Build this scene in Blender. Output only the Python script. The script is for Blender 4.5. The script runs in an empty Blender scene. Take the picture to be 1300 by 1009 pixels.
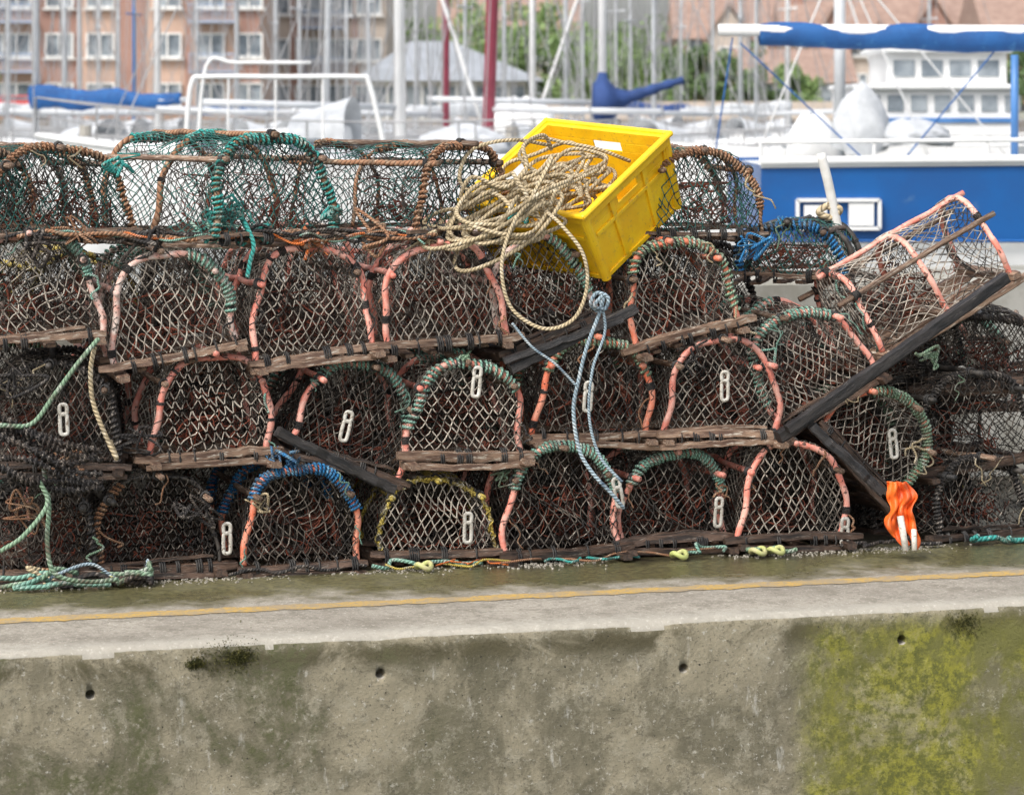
import bpy, math, random
import numpy as np
from mathutils import Vector, Matrix
rng=np.random.default_rng(7); random.seed(7)
A0=math.radians(15.5); SA,CA=math.sin(A0),math.cos(A0)
F=3600.; CAMZ=1.6; V0=139.
def pixel_to_plane(u,v,t):  # unprojects image pixel coordinates onto the quay-aligned plane at depth t
    k=(u-650)/F
    s=(k*(10+t*CA)+t*SA)/(CA-k*SA)
    x=s*CA-t*SA; y=10+s*SA+t*CA
    return np.array([x,y,CAMZ-(v-V0)/F*y])
def far(u,v,d): return np.array([(u-650)/F*d,d,CAMZ-(v-V0)/F*d])
def q2w(s,t,z): return np.array([s*CA-t*SA,10+s*SA+t*CA,z])
scene=bpy.context.scene
# ---------------------------------------------------------------- geometry
class Geo:
    def __init__(s): s.V=[];s.Q=[];s.N=[];s.U=[];s.n=0
    def add(s,V,Q,U=None,N=()):
        V=np.asarray(V,float).reshape(-1,3)
        s.V.append(V)
        if len(Q): s.Q.append(np.asarray(Q,int)+s.n)
        for f in N: s.N.append([int(i)+s.n for i in f])
        s.U.append(V[:,:2]+V[:,2:3] if U is None else U); s.n+=len(V)
    def obj(s,name,mat,parent=None,smooth=True):
        V=np.concatenate(s.V); fs=[]
        if s.Q: fs=np.concatenate(s.Q).tolist()
        me=bpy.data.meshes.new(name); me.from_pydata(V.tolist(),[],fs+s.N)
        uv=me.uv_layers.new(name='UVMap'); U=np.concatenate(s.U)
        li=np.zeros(len(me.loops),int); me.loops.foreach_get('vertex_index',li)
        uv.data.foreach_set('uv',U[li].astype(np.float32).ravel())
        me.polygons.foreach_set('use_smooth',[smooth]*len(me.polygons))
        me.materials.append(mat); me.update()
        o=bpy.data.objects.new(name,me); scene.collection.objects.link(o)
        if parent: o.parent=parent
        return o
def nz(a): return a/np.maximum(np.linalg.norm(a,axis=-1,keepdims=True),1e-9)
def circ(M=6):
    a=np.linspace(0,2*np.pi,M,endpoint=False); return np.stack([np.cos(a),np.sin(a)],1)
SQ=np.array([[1,.75],[.75,1],[-.75,1],[-1,.75],[-1,-.75],[-.75,-1],[.75,-1],[1,-.75]])
def sweep(G,P,r,sec=None,nrm=None,cap=True,rv=None,sides=6,asp=(1,1),ref=None,uvl=None):
    P=np.asarray(P,float); n=len(P)
    sec=circ(sides) if sec is None else sec
    sec=sec*np.array(asp); M=len(sec)
    T=nz(np.gradient(P,axis=0))
    if nrm is None:
        nrm=np.zeros_like(P)
        a=np.array(ref,float) if ref is not None else (np.array([0,0,1.]) if abs(T[0][2])<.9 else np.array([1.,0,0]))
        for i in range(n):
            a=a-T[i]*a.dot(T[i]); a=a/max(np.linalg.norm(a),1e-9); nrm[i]=a
    Bn=np.cross(T,nrm)
    rr=np.full(n,r) if rv is None else r*rv
    sc=np.concatenate([sec,sec[:1]])
    R=P[:,None]+(nrm[:,None]*sc[None,:,0:1]+Bn[:,None]*sc[None,:,1:2])*rr[:,None,None]
    cl=np.concatenate([[0],np.cumsum(np.linalg.norm(np.diff(P,axis=0),axis=1))])*(uvl or 1/(2*r))
    U=np.stack([np.broadcast_to(np.arange(M+1)/M,(n,M+1)),np.broadcast_to(cl[:,None],(n,M+1))],-1).reshape(-1,2)
    i,j=np.meshgrid(np.arange(n-1),np.arange(M),indexing='ij'); b=(i*(M+1)+j).ravel()
    Q=np.stack([b,b+1,b+M+2,b+M+1],1)
    N=[list(range(M))[::-1],[ (n-1)*(M+1)+k for k in range(M)]] if cap else ()
    G.add(R,Q,U,N)
def segs(G,A,B,r,sides=3):
    A=np.asarray(A,float);B=np.asarray(B,float); E=len(A)
    if E==0: return
    T=nz(B-A); ref=np.where(np.abs(T[:,2:3])>.9,np.array([[1.,0,0]]),np.array([[0,0,1.]]))
    N=nz(np.cross(T,ref)); C=np.cross(T,N); a=np.arange(sides)*2*np.pi/sides
    r=np.broadcast_to(np.asarray(r,float),(E,))[:,None,None]
    o=(N[:,None]*np.cos(a)[None,:,None]+C[:,None]*np.sin(a)[None,:,None])*r
    V=np.stack([A[:,None]+o,B[:,None]+o],1)
    j=np.arange(sides); q=np.stack([j,(j+1)%sides,(j+1)%sides+sides,j+sides],1)
    Q=(np.arange(E)[:,None,None]*2*sides+q[None]).reshape(-1,4)
    G.add(V,Q,np.zeros((E*2*sides,2)))
def box(G,c,s,R=None):
    c=np.array(c,float); h=np.array(s,float)/2
    V=np.array([[x,y,z] for x in(-1,1) for y in(-1,1) for z in(-1,1)])*h
    if R is not None: V=V@np.asarray(R).T
    G.add(V+c,[[0,1,3,2],[4,6,7,5],[0,4,5,1],[2,3,7,6],[0,2,6,4],[1,5,7,3]])
def cat(P,n=12):
    P=np.asarray(P,float); Q=np.concatenate([[2*P[0]-P[1]],P,[2*P[-1]-P[-2]]]); out=[]
    t=np.linspace(0,1,n,endpoint=False)[:,None]
    for i in range(len(P)-1):
        a,b,c,d=Q[i:i+4]
        out.append(.5*(2*b+(c-a)*t+(2*a-5*b+4*c-d)*t**2+(3*b-a-3*c+d)*t**3))
    out.append(P[-1:]); return np.concatenate(out)
# ---------------------------------------------------------------- materials
def newmat(name):
    m=bpy.data.materials.new(name); m.use_nodes=True; nt=m.node_tree
    return m,nt,nt.nodes,nt.links,nt.nodes['Principled BSDF']
def noise(nt,vec,scale,detail=6,rough=.6,dist=0):
    n=nt.nodes.new('ShaderNodeTexNoise'); n.inputs['Scale'].default_value=scale; n.inputs['Detail'].default_value=detail
    n.inputs['Roughness'].default_value=rough; n.inputs['Distortion'].default_value=dist; nt.links.new(vec,n.inputs['Vector']); return n.outputs['Fac']
def ramp(nt,fac,a,b):
    n=nt.nodes.new('ShaderNodeMapRange'); n.inputs[1].default_value=a; n.inputs[2].default_value=b; n.interpolation_type='SMOOTHSTEP'
    if a>b: n.inputs[1].default_value=b; n.inputs[2].default_value=a; n.inputs[3].default_value=1; n.inputs[4].default_value=0
    nt.links.new(fac,n.inputs[0]); return n.outputs[0]
def mixc(nt,f,a,b,mode='MIX'):
    n=nt.nodes.new('ShaderNodeMix'); n.data_type='RGBA'; n.blend_type=mode
    for s,i in((f,0),(a,6),(b,7)):
        if hasattr(s,'links'): nt.links.new(s,n.inputs[i])
        elif i==0: n.inputs[0].default_value=s
        else: n.inputs[i].default_value=(*s,1)
    return n.outputs[2]
def mth(nt,op,a,b=0.):
    n=nt.nodes.new('ShaderNodeMath'); n.operation=op
    for s,i in((a,0),(b,1)):
        if hasattr(s,'links'): nt.links.new(s,n.inputs[i])
        else: n.inputs[i].default_value=s
    return n.outputs[0]
def bumpn(nt,h,strength,dist,bs):
    n=nt.nodes.new('ShaderNodeBump'); n.inputs['Strength'].default_value=strength; n.inputs['Distance'].default_value=dist
    nt.links.new(h,n.inputs['Height']); nt.links.new(n.outputs[0],bs.inputs['Normal'])
def coords(nt,kind='Object',scale=None):
    n=nt.nodes.new('ShaderNodeTexCoord'); o=n.outputs[kind]
    if scale:
        m=nt.nodes.new('ShaderNodeMapping'); m.inputs['Scale'].default_value=scale; nt.links.new(o,m.inputs[0]); o=m.outputs[0]
    return o
def nmat(name,c1,c2,scale=8,rough=.7,bump=.3,c3=None,t3=(.55,.7),lo=.38,hi=.62,dist=.003,stretch=None,kind='Object',metal=0,s3=None,var=.0):
    m,nt,N,L,bs=newmat(name); co=coords(nt,kind,stretch)
    f=noise(nt,co,scale,8,.65); c=mixc(nt,ramp(nt,f,lo,hi),c1,c2)
    if c3: c=mixc(nt,ramp(nt,noise(nt,co,s3 or scale*2.7,6),*t3),c,c3)
    if var:
        oi=N.new('ShaderNodeObjectInfo'); v=mth(nt,'ADD',mth(nt,'MULTIPLY',oi.outputs['Random'],var),1-var/2)
        cb=N.new('ShaderNodeCombineColor')
        for i in range(3): L.new(v,cb.inputs[i])
        c=mixc(nt,1.,c,cb.outputs[0],'MULTIPLY')
    L.new(c,bs.inputs['Base Color']); bs.inputs['Roughness'].default_value=rough; bs.inputs['Metallic'].default_value=metal
    if bump: bumpn(nt,noise(nt,co,scale*4,8,.7),bump,dist,bs)
    return m
def ropemat(name,c,dirt=(.12,.10,.07),fade=(.5,.5,.45)):
    m,nt,N,L,bs=newmat(name); uv=coords(nt,'UV'); sx=N.new('ShaderNodeSeparateXYZ'); L.new(uv,sx.inputs[0])
    ph=mth(nt,'ADD',mth(nt,'MULTIPLY',sx.outputs[0],2),sx.outputs[1])
    s=mth(nt,'SINE',mth(nt,'MULTIPLY',ph,6.2832)); g=mth(nt,'ADD',mth(nt,'MULTIPLY',s,.5),.5)
    co=coords(nt); col=mixc(nt,ramp(nt,noise(nt,co,9,6),.48,.66),c,dirt)
    col=mixc(nt,mth(nt,'MULTIPLY',ramp(nt,noise(nt,co,37,5),.5,.68),.75),col,fade)
    col=mixc(nt,ramp(nt,g,.35,.0),col,tuple(x*.35 for x in c))
    L.new(col,bs.inputs['Base Color']); bs.inputs['Roughness'].default_value=.85; bumpn(nt,g,.8,.003,bs)
    return m
M={}
M['pink']=nmat('hose_pink',(.70,.22,.16),(.74,.40,.32),18,.5,.5,(.12,.06,.045),(.58,.66),var=.45)
M['orange']=nmat('hose_orange',(.76,.18,.09),(.72,.31,.21),18,.5,.5,(.10,.06,.04),(.58,.68),var=.45)
M['worn']=nmat('hose_worn',(.66,.33,.26),(.70,.60,.53),22,.65,.5,(.12,.08,.06),(.55,.64),var=.3)
M['blk']=nmat('hose_black',(.018,.017,.016),(.07,.06,.05),20,.6,.4)
M['wood']=nmat('weathered_wood',(.10,.055,.036),(.30,.195,.13),1.,.65,.9,(.56,.50,.41),(.54,.66),stretch=(7,.16,1),kind='UV',s3=2.4,var=.7,dist=.006)
M['woodd']=nmat('wet_wood',(.022,.015,.012),(.13,.078,.052),1.,.5,.9,(.38,.32,.26),(.58,.70),stretch=(7,.16,1),kind='UV',s3=2.4,var=.7,dist=.006)
M['woodb']=nmat('tarred_wood',(.010,.010,.011),(.045,.040,.038),1.,.45,.9,(.20,.18,.16),(.60,.72),stretch=(7,.16,1),kind='UV',s3=2.4,dist=.006)
M['lash']=nmat('lashing_twine',(.012,.012,.013),(.06,.055,.05),30,.7,.4)
M['netl']=nmat('net_pale',(.13,.11,.09),(.50,.445,.37),13,.85,0,(.03,.025,.02),(.55,.61),s3=8,var=.7)
M['netd']=nmat('net_dark',(.022,.02,.019),(.15,.125,.10),13,.85,0,(.42,.38,.32),(.58,.68),s3=26,var=.6)
M['nett']=nmat('net_teal',(.02,.08,.07),(.07,.26,.22),9,.85,0,(.04,.035,.03),(.48,.54),s3=9,var=.5)
M['rust']=nmat('net_rust',(.22,.055,.028),(.06,.028,.02),11,.85,0,var=.6)
M['teal']=ropemat('rope_teal',(.04,.33,.29)); M['pteal']=ropemat('rope_pale_teal',(.22,.42,.33)); M['green']=ropemat('rope_green',(.22,.34,.22))
M['blue']=ropemat('rope_blue',(.02,.19,.44),fade=(.25,.5,.65)); M['brown']=ropemat('rope_brown',(.34,.17,.09),fade=(.55,.4,.27))
M['tan']=ropemat('rope_tan',(.55,.44,.27),(.28,.22,.13),(.72,.64,.49)); M['yel']=ropemat('rope_yellow',(.55,.42,.08))
M['black']=ropemat('rope_black',(.028,.025,.024),(.05,.035,.025),(.30,.26,.22)); M['bw']=ropemat('rope_bluewhite',(.36,.47,.53),(.05,.09,.14),(.68,.71,.70))
M['orr']=ropemat('rope_orange',(.8,.2,.04))
M['clip']=nmat('clip_plastic',(.60,.58,.52),(.42,.39,.33),25,.5,.2,(.2,.16,.12),(.56,.66),var=.4)
M['rag']=nmat('orange_oilskin',(.90,.17,.02),(.70,.10,.02),9,.5,.3)
# ---------------------------------------------------------------- lobster pots
def profile(W,H,n):
    th=np.linspace(np.pi,0,400); c=np.cos(th); s=np.sin(th)
    x=W/2*np.sign(c)*np.abs(c)**.72*(1-.03*s); z=H*np.clip(s,0,1)**.72
    d=np.concatenate([[0],np.cumsum(np.hypot(np.diff(x),np.diff(z)))]); q=np.linspace(0,d[-1],n)
    return np.interp(q,d,x),np.interp(q,d,z),d[-1]
def halfw(z,W,H):
    s=np.clip(z/H,0,1)**(1/.72); c=np.sqrt(np.clip(1-s*s,0,1)); return W/2*c**.72*(1-.03*s)
def facenet(G,W,H,y,cell,bulge,cone,seed,rad=.002,knots=True):
    g=np.random.default_rng(seed); dx=cell*g.uniform(.92,1.1); dz=cell*g.uniform(.68,.9)
    nx=int(W/dx)+3; nzz=int(H/dz)+2; ox=g.uniform(0,dx)
    def pos(i,j): return (i+.5*(j%2)-nx/2)*dx+ox, j*dz-.3*dz
    A=[];B=[]
    for j in range(nzz):
        for i in range(-1,nx+1):
            a=pos(i,j)
            for ii in ((i,i-1) if j%2==0 else (i,i+1)):
                A.append(a);B.append(pos(ii,j+1))
    A=np.array(A);B=np.array(B)
    ins=lambda P:(np.abs(P[:,0])<halfw(P[:,1],W,H))&(P[:,1]<H)&(P[:,1]>0)
    a=ins(A);b=ins(B); k=a|b; A,B,a,b=A[k],B[k],a[k],b[k]
    sw=~a; A[sw],B[sw]=B[sw].copy(),A[sw].copy(); both=a&b
    lo=A.copy();hi=B.copy()
    for _ in range(6):
        m=(lo+hi)/2; im=ins(m)[:,None]; lo=np.where(im,m,lo); hi=np.where(im,hi,m)
    B=np.where(both[:,None],B,lo)
    keep=g.uniform(size=len(A))>.015; A=A[keep];B=B[keep]
    ph=g.uniform(0,6.28,8); am=g.uniform(.6,1.6); sh=g.uniform(-.05,.05)
    def warp(P):
        x,z=P[:,0],P[:,1]; rr=np.sqrt((x/(W/2))**2+((z-H*.4)/(H*.6))**2).clip(0,1); w=1-rr**3
        X=x+w*am*.014*(np.sin(z*17+ph[0]+x*6)+.6*np.sin(z*41+ph[1]+x*25))+sh*w*z; Z=z+w*am*.011*(np.sin(x*19+ph[2])+.7*np.sin(x*37+z*31+ph[3]))-w*.010
        Y=y+bulge*w+.006*np.sin(x*30+ph[4])*w+cone*(1-rr)
        return np.stack([X,Y,Z+.05],1)
    Mi=warp((A+B)/2)+np.array([0,0,-.0022])+g.normal(size=(len(A),3))*.001; A=warp(A);B=warp(B); rv=rad*g.uniform(.75,1.3,len(A))
    segs(G,A,Mi,rv);segs(G,Mi,B,rv)
    if knots: segs(G,A-[0,0,.004],A+[0,0,.004],rad*1.8)
def skinnet(G,W,H,L,cell,seed,rad=.002):
    g=np.random.default_rng(seed); px,pz,AL=profile(W,H,200); q0=np.linspace(0,AL,200)
    dq=cell;dy=cell*.8; nq=int(AL/dq)+1; ny=int(L/dy)
    dq=AL/nq; dy=L/ny; A=[];B=[]
    for j in range(ny):
        for i in range(nq+1):
            a=((i+.5*(j%2))*dq,j*dy)
            for ii in ((i,i-1) if j%2==0 else (i,i+1)):
                A.append(a);B.append(((ii+.5*((j+1)%2))*dq,(j+1)*dy))
    A=np.clip(np.array(A),[0,0],[AL,L]);B=np.clip(np.array(B),[0,0],[AL,L]); ph=g.uniform(0,6.28,6)
    def mp(P):
        q=P[:,0]+.012*np.sin(P[:,1]*30+ph[0]+P[:,0]*9); y=P[:,1]+.01*np.sin(P[:,0]*23+ph[1])
        q=q.clip(0,AL);y=y.clip(0,L); x=np.interp(q,q0,px);z=np.interp(q,q0,pz)
        s=1-(.07+.02*np.sin(q*13+ph[2]))*np.sin(np.pi*y/(L/2))**2
        return np.stack([x*s,y,z*s+.05],1)
    k=np.linalg.norm(A-B,axis=1)>.005; segs(G,mp(A[k]),mp(B[k]),rad)
def helix(G,P,nrm,R,pitch,r,sides=5,jit=0):
    T=nz(np.gradient(P,axis=0)); d=np.concatenate([[0],np.cumsum(np.linalg.norm(np.diff(P,axis=0),axis=1))])
    turns=d[-1]/pitch; n=max(int(turns*8),8); q=np.linspace(0,d[-1],n)
    ip=lambda X:np.stack([np.interp(q,d,X[:,k]) for k in range(3)],1)
    Pp=ip(P);Nn=nz(ip(nrm));Tt=nz(ip(T)); Bn=np.cross(Tt,Nn); ph=q/pitch*2*np.pi
    ph=ph+jit*(np.sin(q*60)+.6*np.sin(q*131+1))
    rad=Nn*np.cos(ph)[:,None]+Bn*np.sin(ph)[:,None]
    RR=R*(1+.12*min(jit,1)*np.sin(q*90+2))[:,None] if jit else R
    sweep(G,Pp+rad*RR,r,nrm=rad,sides=sides)
def clipgeo(G,c,ang=0,s=1.):
    a=np.linspace(0,2*np.pi,25); ca,sa=math.cos(ang),math.sin(ang)
    def put(x,z): return np.stack([c[0]+x*ca+z*sa,np.full_like(x,c[1]),c[2]-x*sa+z*ca],1)
    for zc,h,w in((.032,.017,.0125),(-.018,.035,.0125)):
        x=w*np.sign(np.cos(a))*np.abs(np.cos(a))**.7*s; z=(zc+np.sin(a)*.012+np.sign(np.sin(a))*np.minimum(np.abs(np.sin(a))*3,1)*(h-.012))*s
        P=put(x,z); sweep(G,P,.0068*s,nrm=np.tile([0,1.,0],(25,1)),sides=8,cap=False,asp=(.7,1.))
ST={
 'pink':('pink',None,None,'netl'),'worn':('worn','pteal',(.55,.8),'netl'),
 'orange':('orange','green',(.25,.78),'netd'),'blue':('orange','blue',(.27,.8),'netd'),'teal':('pink','pteal',(.25,.8),'netd'),
 'green':('orange','green',(.3,.97),'netl'),'greenl':('pink','pteal',(.12,.75),'netl'),'yel':('yel','yel',(.0,1.),'netl'),'black':('blk','black',(.0,1.),'netd'),
 'tanleft':('blk','brown',(.0,.35),'netd'),'brown':('brown','brown',(.0,1.),'nett'),'tealall':('brown','teal',(.0,1.),'nett'),'dteal':('brown','brown',(.3,.9),'nett'),
 'bluetop':('blk','blue',(.0,1.),'nett'),'pale':('worn','pteal',(.6,.9),'netl')}
pots=[]
def pot(pos,W,H,L=.62,yaw=0,roll=0,pitch=0,style='pink',seed=0,clips=(),base='wood',fine=False):
    g=np.random.default_rng(seed+100); hose,wrap,wr,net=ST[style]; th=.55 if fine else 1.
    e=bpy.data.objects.new('lobster_pot',None); scene.collection.objects.link(e); e.empty_display_size=.1
    e.matrix_world=Matrix.Translation(Vector(pos))@Matrix.Rotation(A0+math.radians(yaw),4,'Z')@Matrix.Rotation(math.radians(pitch),4,'X')@Matrix.Rotation(math.radians(roll),4,'Y')
    Hh=H-.05
    GH=Geo();GW=Geo();GL=Geo()
    for hi,y in enumerate((0,L*.5,L)):
        x,z,AL=profile(W*(1+g.uniform(-.02,.02)),Hh*(1+g.uniform(-.02,.01)),70)
        P=np.stack([x,np.full(70,y),z+.04],1); ph=g.uniform(0,6.28,3)
        P[:,1]+=.012*np.sin(P[:,2]*9+ph[0]); P[:,0]+=.010*np.sin(P[:,2]*14+ph[1])+.006*np.sin(P[:,2]*31+ph[0]); P[:,2]+=.007*np.sin(P[:,0]*20+ph[2])
        nr=np.tile([0,1.,0],(70,1))
        hr=.007 if wrap in('black','brown','yel') else .0120
        sweep(GH,P,hr,nrm=nr,sides=8,rv=1+.06*np.sin(np.arange(70)*1.3+ph[0]))
        if wrap:
            a,b=wr
            if hi: a,b=(a*.6,b) if g.uniform()<.6 else (.4,.6)
            i0,i1=int(a*69),int(b*69)+1
            if i1-i0>3: helix(GW,P[i0:i1],nr[i0:i1],hr+.0045,(.0135 if wrap!='yel' else .034)*g.uniform(1,1.5),.0058 if wrap!='yel' else .0035,jit=.9)
        for k in range(int(g.integers(2,6)) if hi==0 else 2):
            i=int(g.uniform(2,62)); m_=g.choice([2,3]); helix(GL,P[i:i+m_],nr[i:i+m_],hr+.002,.0055,.0026,4)
        if hi==0: helix(GL,P,nr,hr+.0012,.060*g.uniform(.8,1.4),.0016,4,jit=1.4)
    GB=Geo(); GC=Geo()
    def plank(a,b,w,h,rough=1.):
        n=14;t=np.linspace(0,1,n)[:,None];P=np.array(a)*(1-t)+np.array(b)*t; P=P+g.normal(size=P.shape)*.0009*rough
        P[:,2]+=.008*np.sin(t[:,0]*3.1+g.uniform(0,6))
        rv=1+np.cumsum(g.normal(size=n))*.018; rv=rv/rv.mean(); rv[0]*=.8; rv[-1]*=.8
        sec=SQ*(1+g.uniform(-.14,.1,(8,1)))
        sweep(GB,P,1.,sec,asp=(h/2,w/2),ref=(0,0,1),rv=rv,uvl=40)
    for sx in(-1,1): plank((sx*W*.5,-.05*th-g.uniform(0,.05)*th,.012),(sx*W*.5,L+.05,.012),.045*th,.026*th)
    for sx in np.linspace(-.32,.32,4): plank((sx*W,.0,.012),(sx*W,L,.012),.04,.016)
    x0,x1=-W/2-g.uniform(.02,.07),W/2+g.uniform(.02,.07)
    plank((x0,-.012,.040+g.uniform(-.005,.005)),(x1,-.012,.04+g.uniform(-.006,.006)),.05*th,g.uniform(.024,.034)*th,1.6)
    if not fine:
        if g.uniform()<.7: plank((-W/2-.03,-.026,.008),(W/2+.03,-.022,.008+g.uniform(-.004,.006)),.035,.024,1.6)
        if g.uniform()<.5: plank((x0*.8,-.02,.064),(x1*.7,-.015,.062),.02,.012,2)
    for y in(L*.5,L): plank((-W/2-.03,y,.04),(W/2+.03,y,.04),.045*th,.028*th)
    for k in range(7):
        if g.uniform()<.2: continue
        x=-W/2+W*(k+g.uniform(.1,.9))/7; wd=g.choice([.008,.014,.022]); P=np.array([[x+q,-.012,.034] for q in np.linspace(0,wd,5)])
        helix(GL,P,np.tile([0,0,1.],(5,1)),.029*(.8 if fine else 1),.008,.0038,5)
    x,z,AL=profile(W,Hh,101)
    for fr in (.27,.5,.73):
        i=int(fr*100); a=np.array([x[i],-.02-g.uniform(0,.07),z[i]+.045]);b=np.array([x[i],L+.05,z[i]+.045]); t=np.linspace(0,1,9)[:,None]
        P=a*(1-t)+b*t+g.normal(size=(9,3))*.002
        tgt=GH if g.uniform()<.5 else GC
        sweep(tgt,P,.011,sides=7)
        helix(GL,P[0:3]*[1,0,1]+np.array([[0,q,0] for q in(-.012,.0,.015)]),np.tile([0,0,1.],(3,1)),.016,.008,.0035,5)
    GN=Geo(); cell=g.uniform(.031,.037); rd=.0023 if net=='netl' else .0021
    facenet(GN,W,Hh,0,cell,g.uniform(-.018,.01),0,seed*7+1,rd)
    skinnet(GN,W,Hh,L,cell*1.05,seed*7+2,.002)
    GI=Geo()
    facenet(GI,W*.97,Hh*.95,.08,cell*.85,0,.2,seed*7+3,.0017,False)
    facenet(GI,W*.97,Hh*.97,L*.5,cell*.85,.03,-.05,seed*7+4,.0017,False)
    facenet(GI,W,Hh,L,cell*.9,.0,-.1,seed*7+5,.0018,False)
    GR=Geo()
    for k in range(30):
        n=9;P=np.stack([g.uniform(-W*.4,W*.4)+np.cumsum(g.normal(size=n)*.035),g.uniform(.02,L*.6)+np.cumsum(g.normal(size=n)*.03),.05+np.abs(g.uniform(0,Hh*.5)+np.cumsum(g.normal(size=n)*.03))],1)
        P[:,0]=P[:,0].clip(-W*.40,W*.40);P[:,1]=P[:,1].clip(.03,L);P[:,2]=P[:,2].clip(.05,Hh*.72)
        P=cat(P,5); segs(GR,P[:-1],P[1:],g.choice([.0018,.0025,.0035]))
    basem=M['wood'] if base=='wood' else M['woodd']
    GH.obj('hoop_frame',M[hose],e); 
    if GW.n: GW.obj('rope_binding',M[wrap],e)
    GL.obj('twine_lashings',M['lash'],e); GB.obj('wooden_base',basem,e,False)
    if GC.n: GC.obj('side_rods',M['wood'],e)
    GN.obj('netting',M[net],e); GI.obj('inner_netting',M['netd'],e); GR.obj('bait_strings',M['rust'],e)
    G=Geo()
    for k in range(int(g.integers(2,5))):
        i=int(g.uniform(5,95)); p=np.array([x[i],-.016,z[i]+.045]); P=[p]
        for q in range(5): p=p+np.array([g.normal()*.018,g.normal()*.004-.001,-g.uniform(.005,.03)]); P.append(p)
        sweep(G,cat(P,5),g.choice([.0022,.003,.0042]),sides=5)
    G.obj('cord_ends',M[g.choice(['pteal','tan','black','green','brown','black'])],e)
    if clips:
        G=Geo()
        for c in clips: clipgeo(G,(c[0],-.03,c[1]),(c[2] if len(c)>2 else 0)+g.uniform(-.15,.15),1.)
        G.obj('plastic_clip',M['clip'],e)
    pots.append(e); return e
PX=1/F
rows=[
 (45,742,150,132,.00,-12,0,'black',(),'d'),
 (200,734,156,134,.0,4,0,'tanleft',((.235,.13),),'d'),
 (382,732,148,144,.0,2,0,'blue',(),'d'),
 (553,716,146,110,.03,-3,0,'yel',((.11,.13),),'d'),
 (716,714,148,150,.0,0,-2,'teal',((.2,.24),),'d'),
 (856,700,138,130,.04,3,0,'teal',((.16,.14),),'d'),
 (1006,697,138,138,.0,-2,0,'pink',((.19,.06),),'d'),
 (1082,600,142,118,.02,0,45,'green',((.03,.18,-.9),),'d'),
 (1245,690,160,112,.12,22,0,'black',(),'d'),
 (62,606,175,146,.02,-8,0,'black',((.05,.20),),'d'),
 (270,592,152,146,.02,2,0,'pink',(),'w'),
 (428,598,150,142,.05,0,20,'teal',((-.03,.16),),'d'),
 (592,592,150,136,.0,0,0,'greenl',((.03,.30),),'w'),
 (752,566,148,140,.03,-2,2,'orange',((-.03,.18),),'w'),
 (915,566,150,138,.0,2,1,'pink',((.0,.22),),'w'),
 (1056,520,150,138,.04,0,-30,'greenl',(),'d'),
 (1240,600,168,130,.16,10,-4,'black',(),'d'),
 (1255,500,165,100,.3,-20,-3,'black',((-.1,.06),),'d'),
 (48,445,156,152,.0,-3,-4,'worn',(),'w'),
 (230,464,154,150,.0,0,-11,'pale',(),'w'),
 (402,464,152,156,.02,3,-6,'pink',(),'w'),
 (568,448,152,144,.0,-2,-5,'pink',(),'w'),
 (704,436,132,142,.05,4,-17,'pale',(),'d'),
 (877,440,138,140,.02,0,-13,'green',(),'w'),
]
for i,(u,v,w,h,t,yaw,roll,st,cl,bs) in enumerate(rows):
    p=pixel_to_plane(u,v,t); k=p[1]*PX
    pot(p,w*k,h*k,.62,yaw,roll,0,st,i+1,cl,'wood' if bs=='w' else 'woodd')
pot(pixel_to_plane(1098,452,.28),.40,.36,.60,-86,0,27,'pink',40)
pot(pixel_to_plane(75,312,.05),.5,.34,.62,14,0,0,'brown',41,fine=True)
pot(pixel_to_plane(-40,306,.15),.45,.33,.62,8,0,0,'dteal',51,fine=True)
pot(pixel_to_plane(345,314,.0),.50,.395,.70,24,0,0,'tealall',42,fine=True)
pot(pixel_to_plane(585,304,.12),.46,.345,.62,34,0,0,'brown',43,fine=True)
pot(pixel_to_plane(893,309,.12),.42,.345,.6,-6,0,0,'dteal',44,fine=True)
pot(pixel_to_plane(1000,362,.45),.40,.24,.5,-30,0,0,'bluetop',45,fine=True)
pot(pixel_to_plane(1140,600,.45),.45,.36,.6,5,0,0,'black',46)
pot(pixel_to_plane(1150,500,.5),.45,.36,.6,-5,0,0,'black',47)
pot(pixel_to_plane(1165,690,.45),.45,.36,.6,-5,0,0,'black',48)
def dup(src,mat):
    e=bpy.data.objects.new('lobster_pot',None); scene.collection.objects.link(e); e.matrix_world=mat; e.empty_display_size=.1
    for c in src.children:
        if c.name.split('.')[0] in('plastic_clip','cord_ends'): continue
        d=bpy.data.objects.new(c.name.split('.')[0],c.data); scene.collection.objects.link(d); d.parent=e
src=[p for i,p in enumerate(pots[:24]) if i not in(7,16,17)]
for lv in range(3):
    n=0; s=-2.35+.22*(lv%2)
    while s<(2.2 if lv<2 else 1.05):
        dup(src[(n*5+lv*7)%len(src)],Matrix.Translation(Vector(q2w(s,.76+random.uniform(0,.06),lv*.385)))@Matrix.Rotation(A0+random.uniform(-.12,.12),4,'Z')@Matrix.Rotation(random.uniform(-.06,.06),4,'Y'))
        s+=.47; n+=1
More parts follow.
